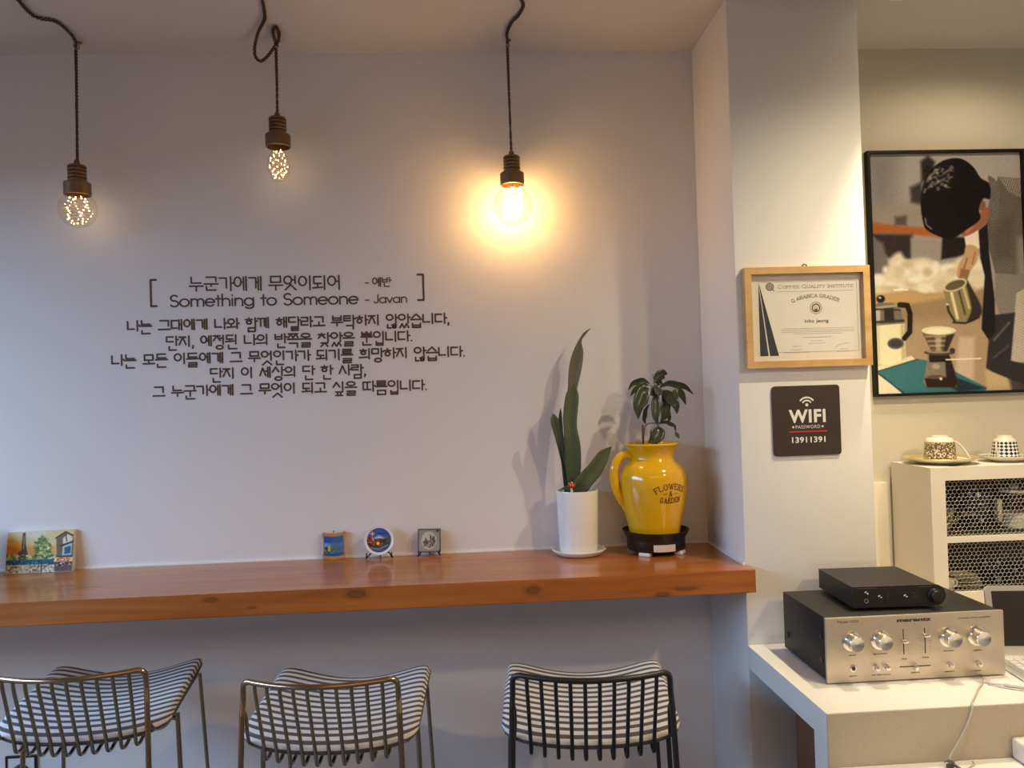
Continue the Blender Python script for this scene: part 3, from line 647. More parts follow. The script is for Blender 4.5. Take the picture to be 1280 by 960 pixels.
pa.poly([(85, 710), (740, 690), (740, 800), (80, 840)], (190, 175, 155), 12).speck(rg, (90, 710, 740, 820), 110, 16, [(150, 130, 115), (215, 200, 178), (125, 108, 102), (225, 212, 192)], 6)
pa.line([(130, 790), (160, 740), (260, 735)], 10, (60, 45, 40)).line([(430, 800), (500, 760), (520, 690)], 10, (60, 45, 40)).line([(550, 640), (548, 800)], 16, (50, 55, 70)).line([(570, 760), (640, 700), (720, 690)], 12, (60, 55, 65))
pa.poly([(745, 330), (870, 250), (975, 330), (965, 590), (750, 600)], (105, 85, 70), 10).poly([(830, 330), (900, 265), (960, 330), (940, 400), (830, 420)], (205, 190, 170), 10).line([(745, 325), (870, 240), (960, 290)], 22, (62, 50, 42)).line([(870, 270), (880, 370)], 14, (60, 45, 40))
pa.poly([(830, 440), (950, 400), (940, 560), (820, 570)], (160, 180, 200), 8).poly([(850, 460), (935, 430), (930, 540), (850, 555)], (45, 85, 100), 8).line([(800, 435), (970, 370)], 22, (35, 45, 55)).line([(760, 590), (960, 580)], 16, (60, 50, 48))
pa.poly([(740, 605), (960, 595), (940, 650), (710, 665)], (205, 135, 90), 8).speck(rg, (720, 610, 950, 650), 30, 14, [(235, 205, 170), (170, 95, 60)], 5)
pa.poly([(720, 665), (955, 655), (945, 790), (720, 800)], (90, 65, 75), 10).speck(rg, (740, 670, 940, 720), 40, 13, [(210, 195, 200), (130, 100, 110), (60, 40, 50)], 5)
pa.noise(9, 2)
pm = pa.mesh('painted_face', M_canvas, lambda u, v: tilt @ Vector((-.0905+.181*u, -.0006, .118-.117*v)), cp, (1.25, 1.35, 1.25))

# scroll-shaped souvenir plaque
sm = thing('souvenir_plaque', 'scroll-shaped souvenir plaque with blue church picture, leftmost of the three small souvenirs', 'souvenir', (-0.4125, -0.022, ZS), math.radians(3))
tl = Matrix.Rotation(math.radians(-6), 4, 'X')
def scroll(u, v, d):
    return tl @ Vector((u, d, v))
pl = []
for k in range(13): f = k/12; pl.append((-.031+.064*f, .003-.003*math.sin(PI*f)+(.002 if k in (0, 12) else 0)))
pl += [(.034, .014), (.0305, .022), (.031, .055), (.035, .068), (.035, .077)]
for k in range(13): f = k/12; pl.append((.033-.064*f, .079-.004*math.sin(PI*f)))
pl += [(-.033, .068), (-.0295, .056), (-.030, .022), (-.033, .012)]
M_tan = mat('tan_glaze', lin((190, 140, 80)), 0.4, noise=.2, nscale=40)
b = MB().prism(pl, scroll, 0.0, .008); b.build('plaque_body', M_tan, sm)
MB().cyl(tl @ Vector((.030, -.001, .076)), tl @ Vector((.030, .009, .076)), .0045, 14).build('scroll_curl', M_tan, sm)
MB().cyl(tl @ Vector((-.028, -.001, .0045)), tl @ Vector((-.028, .009, .0045)), .004, 14).build('scroll_curl', M_tan, sm)
MB().cyl(tl @ Vector((0, .004, .077)), tl @ Vector((0, .004, .083)), .002, 8).build('hanging_loop', M_oldbrass, sm)
pa = Paint(60, 70, None, (40, 110, 190)); rg = random.Random(9)
pa.poly([(0, .0), (1, 0), (1, .35), (0, .35)], (30, 75, 170), .1).poly([(0, .35), (1, .35), (1, .6), (0, .6)], (90, 160, 215), .12)
pa.poly([(0, .6), (1, .55), (1, .9), (0, .9)], (90, 95, 80), .05).speck(rg, (0, .6, 1, .85), 60, .05, [(60, 70, 60), (130, 130, 110), (180, 190, 190), (70, 95, 60)], .02)
for x, h in ((.38, .2), (.46, .06), (.54, .03), (.62, .12), (.70, .28)): pa.poly([(x-.035, .85), (x-.015, h), (x+.015, h), (x+.035, .85)], (98, 104, 92), .02)
pa.poly([(.3, .55), (.8, .55), (.82, .88), (.28, .88)], (105, 105, 90), .03).speck(rg, (.3, .5, .8, .88), 40, .03, [(60, 66, 60), (150, 150, 130)], .01)
pa.poly([(.2, .5), (.32, .45), (.32, .75), (.2, .75)], (225, 190, 60), .04).poly([(.06, .6), (.14, .48), (.2, .6), (.2, .7), (.06, .7)], (50, 60, 60), .03).line([(.84, .3), (.84, .8)], .03, (40, 80, 130)).line([(.93, .2), (.92, .8)], .03, (60, 110, 150))
pa.poly([(0, .86), (1, .86), (1, 1), (0, 1)], (35, 75, 150), .03)
def sf(u, v):
    x = -.0275+.056*u; return tl @ Vector((x, -.0007, (.0695-.004*math.sin(PI*u))*(1-v)+(.0125-.003*math.sin(PI*u))*v))
pa.mesh('painted_picture', M_glaze, sf, sm, (1.15, 1.2, 1.2))

# display easels, round souvenir plate and square tile
def easel(x, y, w, label, deep=.03):
    e = thing('display_easel', label, 'easel', (x, y, ZS))
    for s in (-1, 1):
        MB().tube(spline([(s*w*.5, -.012, .018), (s*w*.5, -.014, .006), (s*w*.46, -.008, .0075), (s*w*.42, .004, .010), (s*w*.36, .008, .014), (s*w*.22, .010, .040)], 16), .0021, 6).build('side_arm', M_blackmetal, e)
        MB().tube([(s*w*.5, -.012, .008), (s*w*.54, -.011, .0014)], .002, 6).build('foot', M_blackmetal, e)
    MB().tube([(-w*.36, .008, .014), (w*.36, .008, .014)], .0018, 6).build('cross_bar', M_blackmetal, e)
    MB().tube(spline([(0, .010, .014), (0, .014, .008), (0, .017, .0014)], 8), .002, 6).build('rear_foot', M_blackmetal, e)
    return e
easel(-0.2785, -.028, .072, 'small dark easel holding the round souvenir plate')
easel(-0.134, -.026, .060, 'small dark easel holding the square grey tile')
sp = thing('souvenir_plate', 'round white-rimmed souvenir plate with blue mountain village scene, on a dark easel', 'souvenir', (-0.2785, -.030, ZS+.0102))
tp = Matrix.Translation((0, 0, .0425)) @ Matrix.Rotation(math.radians(90-8), 4, 'X')
MB().lathe([(0, -.003), (.025, -.003), (.034, .001), (.0425, .0045), (.0432, .006), (.0425, .007), (.036, .0045), (.030, .004), (0, .004)], 48, M=tp).build('plate_body', M_white, sp)
pa = Paint(72, 72, None, (40, 75, 140)); rg = random.Random(11)
pa.poly([(0, 0), (1, 0), (1, .45), (0, .45)], (50, 85, 165), .1).poly([(.25, .42), (.5, .3), (.75, .42), (1, .36), (1, .55), (.2, .55)], (170, 195, 220), .1)
pa.poly([(0, .35), (.2, .4), (.26, .75), (0, .8)], (110, 45, 32), .04).speck(rg, (.02, .36, .24, .75), 40, .03, [(165, 60, 40), (60, 30, 26), (190, 120, 70)], .01)
pa.poly([(.25, .55), (.4, .45), (.7, .45), (.98, .35), (1, .75), (.25, .8)], (60, 58, 45), .05).speck(rg, (.28, .42, .72, .75), 60, .035, [(30, 45, 35), (95, 85, 45), (70, 40, 30), (150, 110, 50)], .02)
pa.poly([(.36, .52), (.45, .43), (.54, .52), (.54, .72), (.37, .72)], (160, 50, 30), .02).ell((.46, .63), .07, .07, (230, 160, 60), .02).ell((.46, .63), .035, .035, (245, 230, 190), .02)
pa.poly([(.8, .45), (1, .3), (1, .62), (.8, .62)], (85, 75, 68), .05).poly([(0, .74), (.4, .8), (.7, .72), (1, .62), (1, 1), (0, 1)], (60, 75, 115), .05).line([(.15, .82), (.5, .86), (.85, .72)], .04, (130, 145, 175), .03).line([(.3, .94), (.7, .9)], .03, (95, 105, 140), .03)
pa.line([(.23, .16), (.23, .30)], .05, (245, 240, 240), .01).line([(.16, .23), (.30, .23)], .05, (245, 240, 240), .01).ell((.23, .23), .10, .10, (200, 70, 70), .02, .45)
pa.line([(.45, .22), (.5, .18), (.52, .26), (.6, .22), (.66, .26), (.74, .21), (.82, .25)], .025, (20, 25, 60), .01)
def pf(u, v):
    x, y = (u-.5)*2, (v-.5)*2; rr = math.hypot(x, y)
    if rr > 1: x, y = x/rr, y/rr
    return tp @ Vector((x*.0350, -y*.0350, .0047))
pa.mesh('painted_scene', M_glaze, pf, sp, (1.1, 1.15, 1.1), mask=lambda i, j: (i-35.0)**2+(j-35.0)**2 < 36.5**2)
st = thing('souvenir_tile', 'square grey souvenir tile with engraved round castle picture, on a dark easel', 'souvenir', (-0.134, -.028, ZS+.0105), math.radians(3))
tt = Matrix.Rotation(math.radians(-8), 4, 'X') @ Matrix.Rotation(math.radians(1.5), 4, 'Y')
M_tile = mat('grey_stone_edge', lin((96, 88, 86)), .6, noise=.2, nscale=60)
MB().box((-.0335, 0, 0), (.0335, .007, .068), .0016, M=tt).build('tile_body', M_tile, st)
pa = Paint(64, 64, None, (152, 148, 146)); rg = random.Random(2)
pa.poly([(0, 0), (1, 0), (1, .5), (0, .35)], (140, 136, 134), .2).ell((.49, .5), .35, .40, (186, 184, 180), .03)
for x, y0, wd in ((.34, .36, .035), (.41, .44, .03), (.56, .24, .035), (.64, .32, .03), (.71, .28, .035), (.3, .52, .05), (.5, .5, .05)): pa.poly([(x-wd, .72), (x-wd, y0+.06), (x, y0), (x+wd, y0+.06), (x+wd, .72)], (88, 84, 70), .015)
pa.poly([(.2, .54), (.8, .48), (.74, .72), (.5, .82), (.26, .7)], (112, 106, 88), .03).speck(rg, (.24, .5, .76, .76), 60, .028, [(60, 58, 48), (150, 145, 125), (90, 86, 70), (175, 170, 155)], .01)
for a in (0, 1):
    pa.line([(a, 0), (a, 1)], .07, (80, 74, 74), .03).line([(0, a), (1, a)], .07, (80, 74, 74), .03)
pa.ell((.87, .08), .06, .05, (60, 52, 50), .02)
pa.mesh('engraved_face', M_glaze, lambda u, v: tt @ Vector((-.0325+.065*u, -.0006, .067-.066*v)), st, (1.05, 1.08, 1.05))

# jar cut off by the left edge
jr = thing('jar', 'dark grey rounded jar beside the small canvas, mostly cut off by the photo edge', 'jar', (-1.389, -0.075, ZS))
MB().lathe([(0, 0), (.036, 0), (.042, .004), (.045, .02), (.046, .08), (.044, .11), (.036, .13), (.030, .137), (.027, .137), (.027, .12), (0, .115)], 40).build('body', M_greyjar, jr)

# snake plant in the white pot
ss = tag(MB().lathe([(0, .0), (.062, .0), (.066, .002), (.077, .012), (.0785, .015), (.076, .0165), (.066, .008), (0, .008)], 56).build('pot_saucer', M_white), 'round white ceramic saucer under the snake plant pot', 'saucer')
ss.location = (0.2995, -.0845, ZS)
sn = thing('potted_snake_plant', 'tall snake plant with stiff dark leaves in a plain white cylinder pot', 'potted plant', (0.2995, -.0845, ZS+.0083))
PH = .176
MB().lathe([(0, 0), (.052, 0), (.0545, .002), (.056, .02), (.0605, PH-.003), (.0598, PH), (.0565, PH), (.0555, PH-.004), (.055, PH-.022), (0, PH-.022)], 56).build('pot', M_white, sn)
MB().lathe([(0, PH-.012), (.03, PH-.013), (.0553, PH-.017)], 32, cap0=False, cap1=False).build('soil', M_soil, sn)
def leaf(parent, spine, wid, m, fold=.25, n=26, name='leaf', side=None, z0=0.0):
    P = spline([Vector(p) for p in spine], n); W = [q.x for q in spline([(w_, 0, 0) for w_ in wid], n)]; b = MB(); rows = []
    for i, p in enumerate(P):
        t = (P[min(i+1, n)]-P[max(i-1, 0)]).normalized(); sd = Vector(side) if side else Vector((0, -1, 0)).cross(t)
        sd = (sd-t*sd.dot(t)).normalized(); nn = sd.cross(t); h = max(W[i], .0004)
        rows.append([b.bm.verts.new(p+sd*h*a-nn*(abs(a)**1.5*fold*h)) for a in (-1, -.6, -.25, 0, .25, .6, 1)])
    for r0, r1 in zip(rows[:-1], rows[1:]):
        for k in range(6): b.bm.faces.new((r0[k], r0[k+1], r1[k+1], r1[k]))
    o = b.build(name, m, parent, angle=70)
    so = o.modifiers.new('thick', 'SOLIDIFY'); so.thickness = .0014; so.offset = 0
    return o
def LZ(pts, y=0.0): return [(x, (yy if len(p_) > 2 else 0), z+PH) for p_ in pts for (x, z, yy) in [(p_[0], p_[1], p_[2] if len(p_) > 2 else 0)]]
leaf(sn, LZ([(-.016, -.012, .014), (-.022, .10, .018), (-.012, .20, .022), (-.001, .29, .026), (.009, .35, .028), (.020, .40, .026), (.0262, .432, .022), (.040, .453, .016), (.0575, .468, .012)]), [.013, .0135, .0135, .0135, .0185, .0150, .0045, .0036, .0004], M_leafdry, .45)
leaf(sn, LZ([(-.011, -.012, -.006), (-.010, .065, -.008), (-.011, .128, -.012), (-.015, .176, -.010), (-.0145, .212, -.006), (-.006, .268, .0), (-.001, .290, .002), (.0015, .3085, .004)]), [.0115, .0215, .0228, .0195, .0203, .0195, .0120, .0005], M_leaf, .35)
leaf(sn, LZ([(-.025, -.012, .004), (-.031, .05, .002), (-.038, .094, 0), (-.050, .155, -.004), (-.0595, .202, -.006), (-.0625, .2235, -.004)]), [.0035, .0065, .0075, .0095, .0118, .0005], M_leaf, .5)
leaf(sn, LZ([(-.030, -.012, .016), (-.036, .10, .020), (-.039, .20, .022), (-.0365, .237, .022)]), [.004, .006, .0055, .0005], M_leaf, .4)
leaf(sn, LZ([(-.013, -.014, -.022), (.006, .012, -.026), (.020, .030, -.028), (.049, .060, -.026), (.077, .099, -.022), (.1029, .1234, -.020)]), [.024, .0245, .0240, .0225, .0165, .0005], M_leaf, .3)
leaf(sn, LZ([(-.049, .004, -.014), (-.030, .010, -.022), (-.010, .004, -.028)]), [.001, .006, .008], M_leaf, .2)
mu = thing('mushroom_ornament', 'tiny red and white toadstool ornament stuck in the snake plant pot', 'ornament', (0.2795, -.122, ZS+.0083+PH-.014))
MB().lathe([(0, 0), (.0032, 0), (.0036, .01), (.003, .026), (0, .028)], 14).build('stem', M_whiteplastic, mu)
MB().lathe([(0, .024), (.0095, .026), (.0115, .030), (.0095, .036), (.005, .040), (0, .0415)], 20).build('cap', M_red, mu)
b = MB()
for a, r_, z_ in ((200, .008, .0375), (250, .010, .034), (290, .006, .0392), (340, .0095, .035), (270, .003, .0412)): b.sphere((r_*math.cos(math.radians(a)), r_*math.sin(math.radians(a)), z_), .0017, 6, 4)
b.build('white_dots', M_whiteplastic, mu)

# plant stand, yellow jug planter
JX, JY = 0.5185, -0.102
pst = thing('plant_stand', 'round black plastic tray stand with pale label and white feet under the yellow jug', 'plant stand', (JX+.003, JY, ZS), math.radians(0))
MB().lathe([(0, .038), (.068, .038), (.078, .044), (.089, .062), (.0935, .067), (.0955, .066), (.092, .058), (.084, .046), (.0825, .040), (.0825, .014), (.080, .011), (.074, .011), (.074, .034), (0, .034)], 56).build('tray', M_blackplastic, pst)
for k in range(4):
    a = math.radians(45+90*k+7); M_ = Matrix.Rotation(a, 4, 'Z')
    MB().box((.060, -.016, 0), (.084, .016, .011), .003, M=M_).build('foot', M_whiteplastic, pst)
b = MB()
for k in range(10):
    a0, a1 = math.radians(-90-22+44*k/10+4), math.radians(-90-22+44*(k+1)/10+4); q = []
    for r_ in (.0828, .0838): q.append([Vector((r_*math.cos(a), r_*math.sin(a), z_)) for a in (a0, a1) for z_ in (.015, .0345)])
    f = [b.bm.verts.new(v) for v in (q[1][0], q[1][2], q[1][3], q[1][1])]; b.bm.faces.new(f)
b.build('label_plate', M_greylabel, pst, smooth=False)
JZ = ZS+.0385
jg = thing('jug_planter', 'glossy yellow ceramic jug reading FLOWERS and GARDEN, holding a small umbrella plant', 'jug', (JX, JY, JZ))
prof = [(0, 0), (.064, 0), (.068, .002), (.070, .006), (.077, .045), (.0875, .090), (.0945, .130), (.0972, .160), (.0965, .178), (.092, .196), (.083, .210), (.073, .219), (.0655, .226), (.0625, .234), (.063, .243), (.067, .254), (.0745, .266), (.0785, .270), (.0795, .2735), (.0775, .276), (.073, .2745), (.066, .262), (.060, .246), (.058, .236), (.060, .225), (.0575, .221), (0, .220)]
ps = spline([(r_, 0, z_) for r_, z_ in prof], len(prof)*3)
MB().lathe([(max(p.x, 0), p.z) for p in ps], 72, cap0=False, cap1=False).build('jug_body', M_yellow, jg, angle=60)
MB().lathe([(0, .250), (.03, .249), (.0605, .247)], 32, cap0=False, cap1=False).build('soil', M_soil, jg)
hp = spline([(-.058, -.004, .239), (-.075, -.006, .243), (-.096, -.008, .236), (-.112, -.010, .212), (-.1155, -.010, .18), (-.108, -.008, .145), (-.094, -.006, .115), (-.082, -.004, .098), (-.074, -.002, .088)], 40)
MB().tube(hp, [.0125 if i < 34 else .0125+.0006*(i-34) for i in range(41)], 16).build('handle', M_yellow, jg, angle=70)
def jug_r(z):
    for (r0, z0), (r1, z1) in zip(prof[3:9], prof[4:10]):
        if z0 <= z <= z1: return r0+(r1-r0)*(z-z0)/(z1-z0)
    return .09
def jf(u, v):
    z = .139+v; r_ = jug_r(z)+.0008; a = math.radians(-90+17)+u/.096; return Vector((r_*math.cos(a), r_*math.sin(a), z))
SER = {'F': [[(0, 0), (0, 1)], [(0, 1), (.6, 1)], [(0, .52), (.45, .52)]], 'L': [[(0, 1), (0, 0), (.58, 0), (.58, .2)]], 'O': [arc(.38, .5, .38, .5)], 'W': [[(0, 1), (.25, 0), (.48, .95), (.72, 0), (.96, 1)]],
 'E': [[(.6, 1), (0, 1), (0, 0), (.62, 0)], [(0, .52), (.45, .52)], [(.6, 1), (.6, .82)], [(.62, 0), (.62, .18)]], 'R': [[(0, 0), (0, 1), (.35, 1)]+arc(.35, .76, .25, .24, 90, -90, 8)+[(0, .52)], [(.3, .52), (.62, 0)]],
 'S': [arc(.29, .74, .25, .25, 20, 265, 12)+arc(.29, .25, .28, .26, 92, -165, 12)], 'G': [arc(.38, .5, .38, .5, 40, 330, 18)+[(.74, .42), (.45, .42)]], 'A': [[(0, 0), (.36, 1), (.72, 0)], [(.13, .34), (.59, .34)]],
 'D': [[(0, 0), (0, 1), (.28, 1)]+arc(.28, .5, .44, .5, 90, -90, 12)+[(0, 0)]], 'N': [[(0, 0), (0, 1), (.62, 0), (.62, 1)]], 'C': [arc(.38, .5, .38, .5, 45, 315, 18)], 'Q': [arc(.38, .5, .38, .5), [(.45, .15), (.85, -.15)]],
 'U': [[(0, 1), (0, .35)]+arc(.31, .34, .31, .34, 180, 360, 10)+[(.62, 1)]], 'I': [[(0, 0), (0, 1)]], 'T': [[(.32, 0), (.32, 1)], [(0, .82), (0, 1), (.64, 1), (.64, .82)]], 'Y': [[(0, 1), (.34, .5), (.68, 1)], [(.34, .5), (.34, 0)]],
 'B': [[(0, 0), (0, 1), (.32, 1)]+arc(.32, .77, .22, .23, 90, -90, 8)+[(0, .54)], [(.32, .54)]+arc(.34, .27, .26, .27, 90, -90, 8)+[(0, 0)]],
 '&': [[(.7, 0), (.2, .72)]+arc(.33, .8, .16, .18, 200, -30, 10)+[(.1, .38)]+arc(.28, .24, .22, .23, 150, 300, 8)+[(.7, .5)]]}
WID = {'W': .96, 'O': .76, 'Q': .78, 'C': .7, 'G': .76, 'D': .72, 'A': .72, 'I': .0, 'Y': .68, 'N': .62, 'U': .62, 'T': .64, 'R': .62, 'B': .6, '&': .72, 'S': .56, 'E': .62, 'F': .6, 'L': .58}
def serif_text(b, txt, cx, cy, h, sw, fn, fit=None, rad=None, serif=.14, gap=.26, small=None):
    """slab-serif capitals; rad bends the baseline into an arch; small = height factor of all but initials"""
    items = []; x = 0; first = True
    for ch in txt:
        if ch == ' ': x += .4; first = True; continue
        k = 1.0 if (small is None or first) else small; first = False
        S = [[(p*k, q*k) for p, q in s] for s in SER[ch]]
        if serif:
            for s in SER[ch]:
                for e, nx in ((s[0], s[1]), (s[-1], s[-2])):
                    if (abs(e[1]) < .01 or abs(e[1]-1) < .01) and abs(nx[1]-e[1]) > .3 and ch not in 'T' or (ch == 'T' and abs(e[1]) < .01):
                        S.append([((e[0]-serif)*k, e[1]*k), ((e[0]+serif)*k, e[1]*k)])
        items.append((x, S)); x += WID[ch]*k+gap*(k if small else 1)
    W = x-gap; sx = h if not fit else fit/W
    for x_, S in items:
        for s in S:
            pts = []
            for p, q in s:
                u = (x_+p-W/2)*sx; v = q*h
                if rad: a = u/rad; u, v = (rad+v)*math.sin(a), (rad+v)*math.cos(a)-rad
                pts.append((cx+u, cy+v))
            b.stroke(pts, sw, fn)
b = MB()
serif_text(b, 'FLOWERS', 0, .012, .0150, .0022, jf, fit=.088, rad=.085, gap=.36)
serif_text(b, '&', -.001, -.007, .0135, .0020, jf, serif=0)
serif_text(b, 'GARDEN', 0, -.026, .0135, .0021, jf, fit=.066, rad=-.22, gap=.40)
for s in (-1, 1): b.stroke([(s*.010-.001, -.002), (s*.014, .0005), (s*.019, -.002), (s*.024, .000)], .0013, jf)
b.build('printed_lettering', M_jugink, jg, smooth=False, recalc=False)
# umbrella plant in the jug
def JL(pts): return [(x-.002, p[2] if len(p) > 2 else 0, z+.274) for p in pts for x, z in [(p[0], p[1])]]
ped = mat('green_stalk', lin((96, 92, 60)), .5)
MB().tube(spline(JL([(-.022, -.03), (-.0235, .02), (-.022, .054)]), 10), .0026, 8).build('stem', M_stem, jg)
MB().tube(spline(JL([(.014, -.03), (.020, .02, -.002), (.022, .06, -.002), (.021, .12, 0), (.017, .165, 0), (.012, .200, 0)]), 20), [.0024]*12+[.002]*5+[.0013]*4, 8).build('stem', ped, jg)
MB().tube(spline(JL([(-.0215, -.02), (-.019, .034), (-.011, .0537), (.006, .058), (.022, .056)]), 16), .0014, 6).build('stem', M_stem, jg)
for pts in ([(.018, .150), (.045, .138), (.070, .150), (.083, .154)], [(.018, .158), (.005, .166), (-.002, .168)], [(.018, .15), (.03, .158), (.036, .160)], [(.02, .12), (.022, .128), (.031, .1488)]):
    MB().tube(spline(JL([(x, z, -.004) for x, z in pts]), 10), .0011, 6).build('leaf_stalk', ped, jg)
def PL(base, mid, tip, y0, y1, y2, w_, m=M_leaf2, fold=.35):
    b0, m0, t0 = Vector((base[0], y0, base[1])), Vector((mid[0], y1, mid[1])), Vector((tip[0], y2, tip[1]))
    q1 = (b0+m0)/2+(m0-(b0+t0)/2)*.45; q2 = (t0+m0)/2+(m0-(b0+t0)/2)*.45
    leaf(jg, JL([(p.x, p.z, p.y) for p in (b0, q1, m0, q2, t0)]), [.0012, w_*.92, w_*1.15, w_*.82, .0006], m, fold, 16)
PL((.0147, .1735), (.036, .196), (.0559, .1976), .0, .006, .004, .0125)
PL((.0025, .172), (-.030, .1785), (-.059, .154), .0, .010, .012, .0075)
PL((-.0025, .168), (-.032, .162), (-.0576, .1383), -.004, -.01, -.012, .0078)
PL((-.003, .158), (-.031, .128), (-.0399, .0715), -.006, -.022, -.026, .0185)
PL((.031, .161), (.078, .166), (.1237, .1375), .0, -.012, -.018, .0085)
PL((.077, .152), (.073, .132), (.0792, .1087), -.006, -.008, -.010, .0085, M_leaf3)
PL((.0838, .154), (.093, .138), (.1045, .108), -.006, -.004, -.006, .0085, M_leaf3)
PL((.022, .148), (.011, .102), (.0132, .0553), -.006, -.024, -.024, .0118)
PL((.036, .148), (.040, .100), (.0256, .0605), -.006, -.018, -.016, .0125)
PL((.027, .150), (.057, .124), (.0715, .0823), -.006, -.026, -.030, .0130)
PL((.000, .112), (-.0130, .082), (-.010, .0549), .006, .010, .010, .0058)
PL((.044, .112), (.0560, .082), (.056, .0587), .006, .010, .010, .0062)
PL((.0202, .0478), (.012, .024), (-.012, .002), -.004, -.016, -.018, .0195)
PL((.022, .0562), (.055, .054), (.0686, .0317), .0, -.014, -.018, .0050)
PL((.0686, .0317), (.0725, .022), (.0789, .0133), -.018, -.019, -.020, .0046, M_leaf3)
PL((.020, .168), (.010, .150), (-.003, .140), -.004, -.016, -.020, .0110)
PL((.022, .172), (.030, .176), (.045, .166), .002, .012, .014, .0090)
PL((.024, .16), (.020, .148), (.018, .135), -.004, -.022, -.028, .0115)

# ------------------------------------------------------------------ bar stools
def top_z(x, y):
    f = (y+.15)/.32; return .817+.028*f+(min(abs(x), .2)/.185)**2*(.014+.028*f)
def cushion(parent):
    bm = bmesh.new(); uvl = bm.loops.layers.uv.new('UVMap'); nx, ns = 41, 56; hx_ = .192; rings = []
    ref = []
    for i in range(nx):
        xx = -1+2*i/(nx-1); x = hx_*math.copysign(abs(xx)**.8, xx); e = max(0.0, 1-abs(xx)**6)**.5
        th = .0205*(.30+.70*e); y0 = -.160+.020*xx*xx+.030*(1-e); y1 = .168-.040*(1-e); ring = []
        for k in range(ns):
            a = -PI/2-2*PI*k/ns      # from the bottom centre, round the near edge, over the top
            cy_, sy_ = math.cos(a), math.sin(a)
            y = (y0+y1)/2+(y1-y0)/2*math.copysign(abs(cy_)**.45, cy_)
            z = top_z(x, y)-.0205+th*math.copysign(abs(sy_)**.62, sy_); ring.append(Vector((x*(1.006-.09*y), y, z)))
        if i == nx//2: ref = ring
        rings.append([bm.verts.new(p) for p in ring])
    arcl = [0.0]
    for k in range(ns): arcl.append(arcl[-1]+(ref[(k+1) % ns]-ref[k]).length)
    per = .0232
    for i in range(nx-1):
        for k in range(ns):
            k2 = (k+1) % ns; f = bm.faces.new((rings[i][k], rings[i+1][k], rings[i+1][k2], rings[i][k2]))
            for l, (ii, kk) in zip(f.loops, ((i, k), (i+1, k), (i+1, k+1), (i, k+1))): l[uvl].uv = (ii/(nx-1), arcl[kk]/per+.98)
    bm.faces.new(rings[0]); bm.faces.new(rings[-1][::-1])
    bmesh.ops.recalc_face_normals(bm, faces=bm.faces); me = bpy.data.meshes.new('cushion'); bm.to_mesh(me); bm.free(); me.materials.append(M_stripe)
    me.polygons.foreach_set('use_smooth', [True]*len(me.polygons)); return link_obj('cushion', me, parent)
def make_stool(label, m, loc, rz):
    t = thing('bar_stool', label, 'bar stool', loc, rz, 'bar stools at the wall shelf')
    cushion(t)
    BW, BY, BZ = .166, -.180, .958
    by = lambda x: BY-.046*(1-(x/BW)**2)
    # back rail: bowed top bar with rounded corners, running on into the two rear legs
    pts = [(-BW-.002, BY-.004, .885)]+[(-BW, BY, .915)]+[(-BW+.001, BY-.001, BZ-.016), (-BW+.005, BY-.004, BZ-.005), (-BW+.016, by(-BW+.016), BZ)]
    pts += [(x, by(x), BZ) for x in [(-.135+.27*k/8) for k in range(9)]]
    pts += [(BW-.016, by(BW-.016), BZ), (BW-.005, BY-.004, BZ-.005), (BW-.001, BY-.001, BZ-.016), (BW, BY, .915), (BW+.002, BY-.004, .885)]
    MB().tube(spline(pts, 90), .0062, 10).build('back_rail', m, t, angle=70)
    for s in (-1, 1):
        MB().tube([(s*(BW+.002), BY-.004, .886), (s*.192, -.242, .004)], .0062, 10).build('leg', m, t, angle=70)
        MB().tube(spline([(s*.160, -.030, .786), (s*.172, -.030, .7855), (s*.178, -.030, .780), (s*.180, -.031, .770), (s*.190, -.034, .45), (s*.202, -.038, .004)], 30), .0058, 10).build('leg', m, t, angle=70)
        MB().tube([(s*.176, .150, .828), (s*.190, .172, .45), (s*.204, .196, .004)], .0052, 10).build('leg', m, t, angle=70)
        P = [(s*(BW+.001), BY-.003, .897), (s*(BW-.003), BY+.004, .880), (s*.164, -.166, .835), (s*.168, -.140, .806)]
        P += [(s*.174, y, top_z(.174, y)-.045) for y in (-.09, -.03, .03, .09, .135)]+[(s*.168, .155, top_z(.168, .155)-.040)]
        MB().tube(spline(P, 40), .0042, 8).build('seat_rim', m, t, angle=70)
    MB().tube(spline([(-.160, -.030, .786), (-.08, -.030, .782), (0, -.030, .780), (.08, -.030, .782), (.160, -.030, .786)], 20), .0052, 8).build('cross_bar', m, t, angle=70)
    MB().tube(spline([(x, .157, top_z(x, .157)-.041) for x in (-.168, -.09, 0, .09, .168)], 20), .0042, 8).build('front_bar', m, t, angle=70)
    F = [(-.196, -.12, .30), (.196, -.12, .30)]
    MB().tube([(-.195, -.036, .30), (-.198, .182, .30), (.198, .182, .30), (.195, -.036, .30)], .005, 8).build('footrest', m, t, angle=70)
    for k in range(10):
        x = -.135+.27*k/9; xb = x*.97; bz_ = lambda y: top_z(xb, y)-.0415
        yb_ = -.178+.018*(x/.135)**2; P = [(x, by(x), BZ-.002), (x, by(x)+.002, BZ-.02)]
        for g in (.25, .5, .75, .92): P.append((x+(xb-x)*g, by(x)+.002+(yb_-by(x))*g, BZ-.02+(bz_(-.165)+.018-BZ+.02)*g))
        P += [(xb, yb_+.003, bz_(-.165)+.006), (xb, yb_+.011, bz_(-.155)-.005), (xb, yb_+.026, bz_(-.14)-.009), (xb, yb_+.046, bz_(-.12)-.005), (xb, -.09, bz_(-.09)), (xb, 0, bz_(0)), (xb, .09, bz_(.09)), (xb, .156, bz_(.156))]
        MB().tube(spline(P, 60), .0042, 8).build('wire', m, t, angle=70)
    return t
make_stool('gold wire bar stool with grey striped cushion, leftmost and partly cut off', M_brass, (-0.917, -0.345, 0), math.radians(1.5))
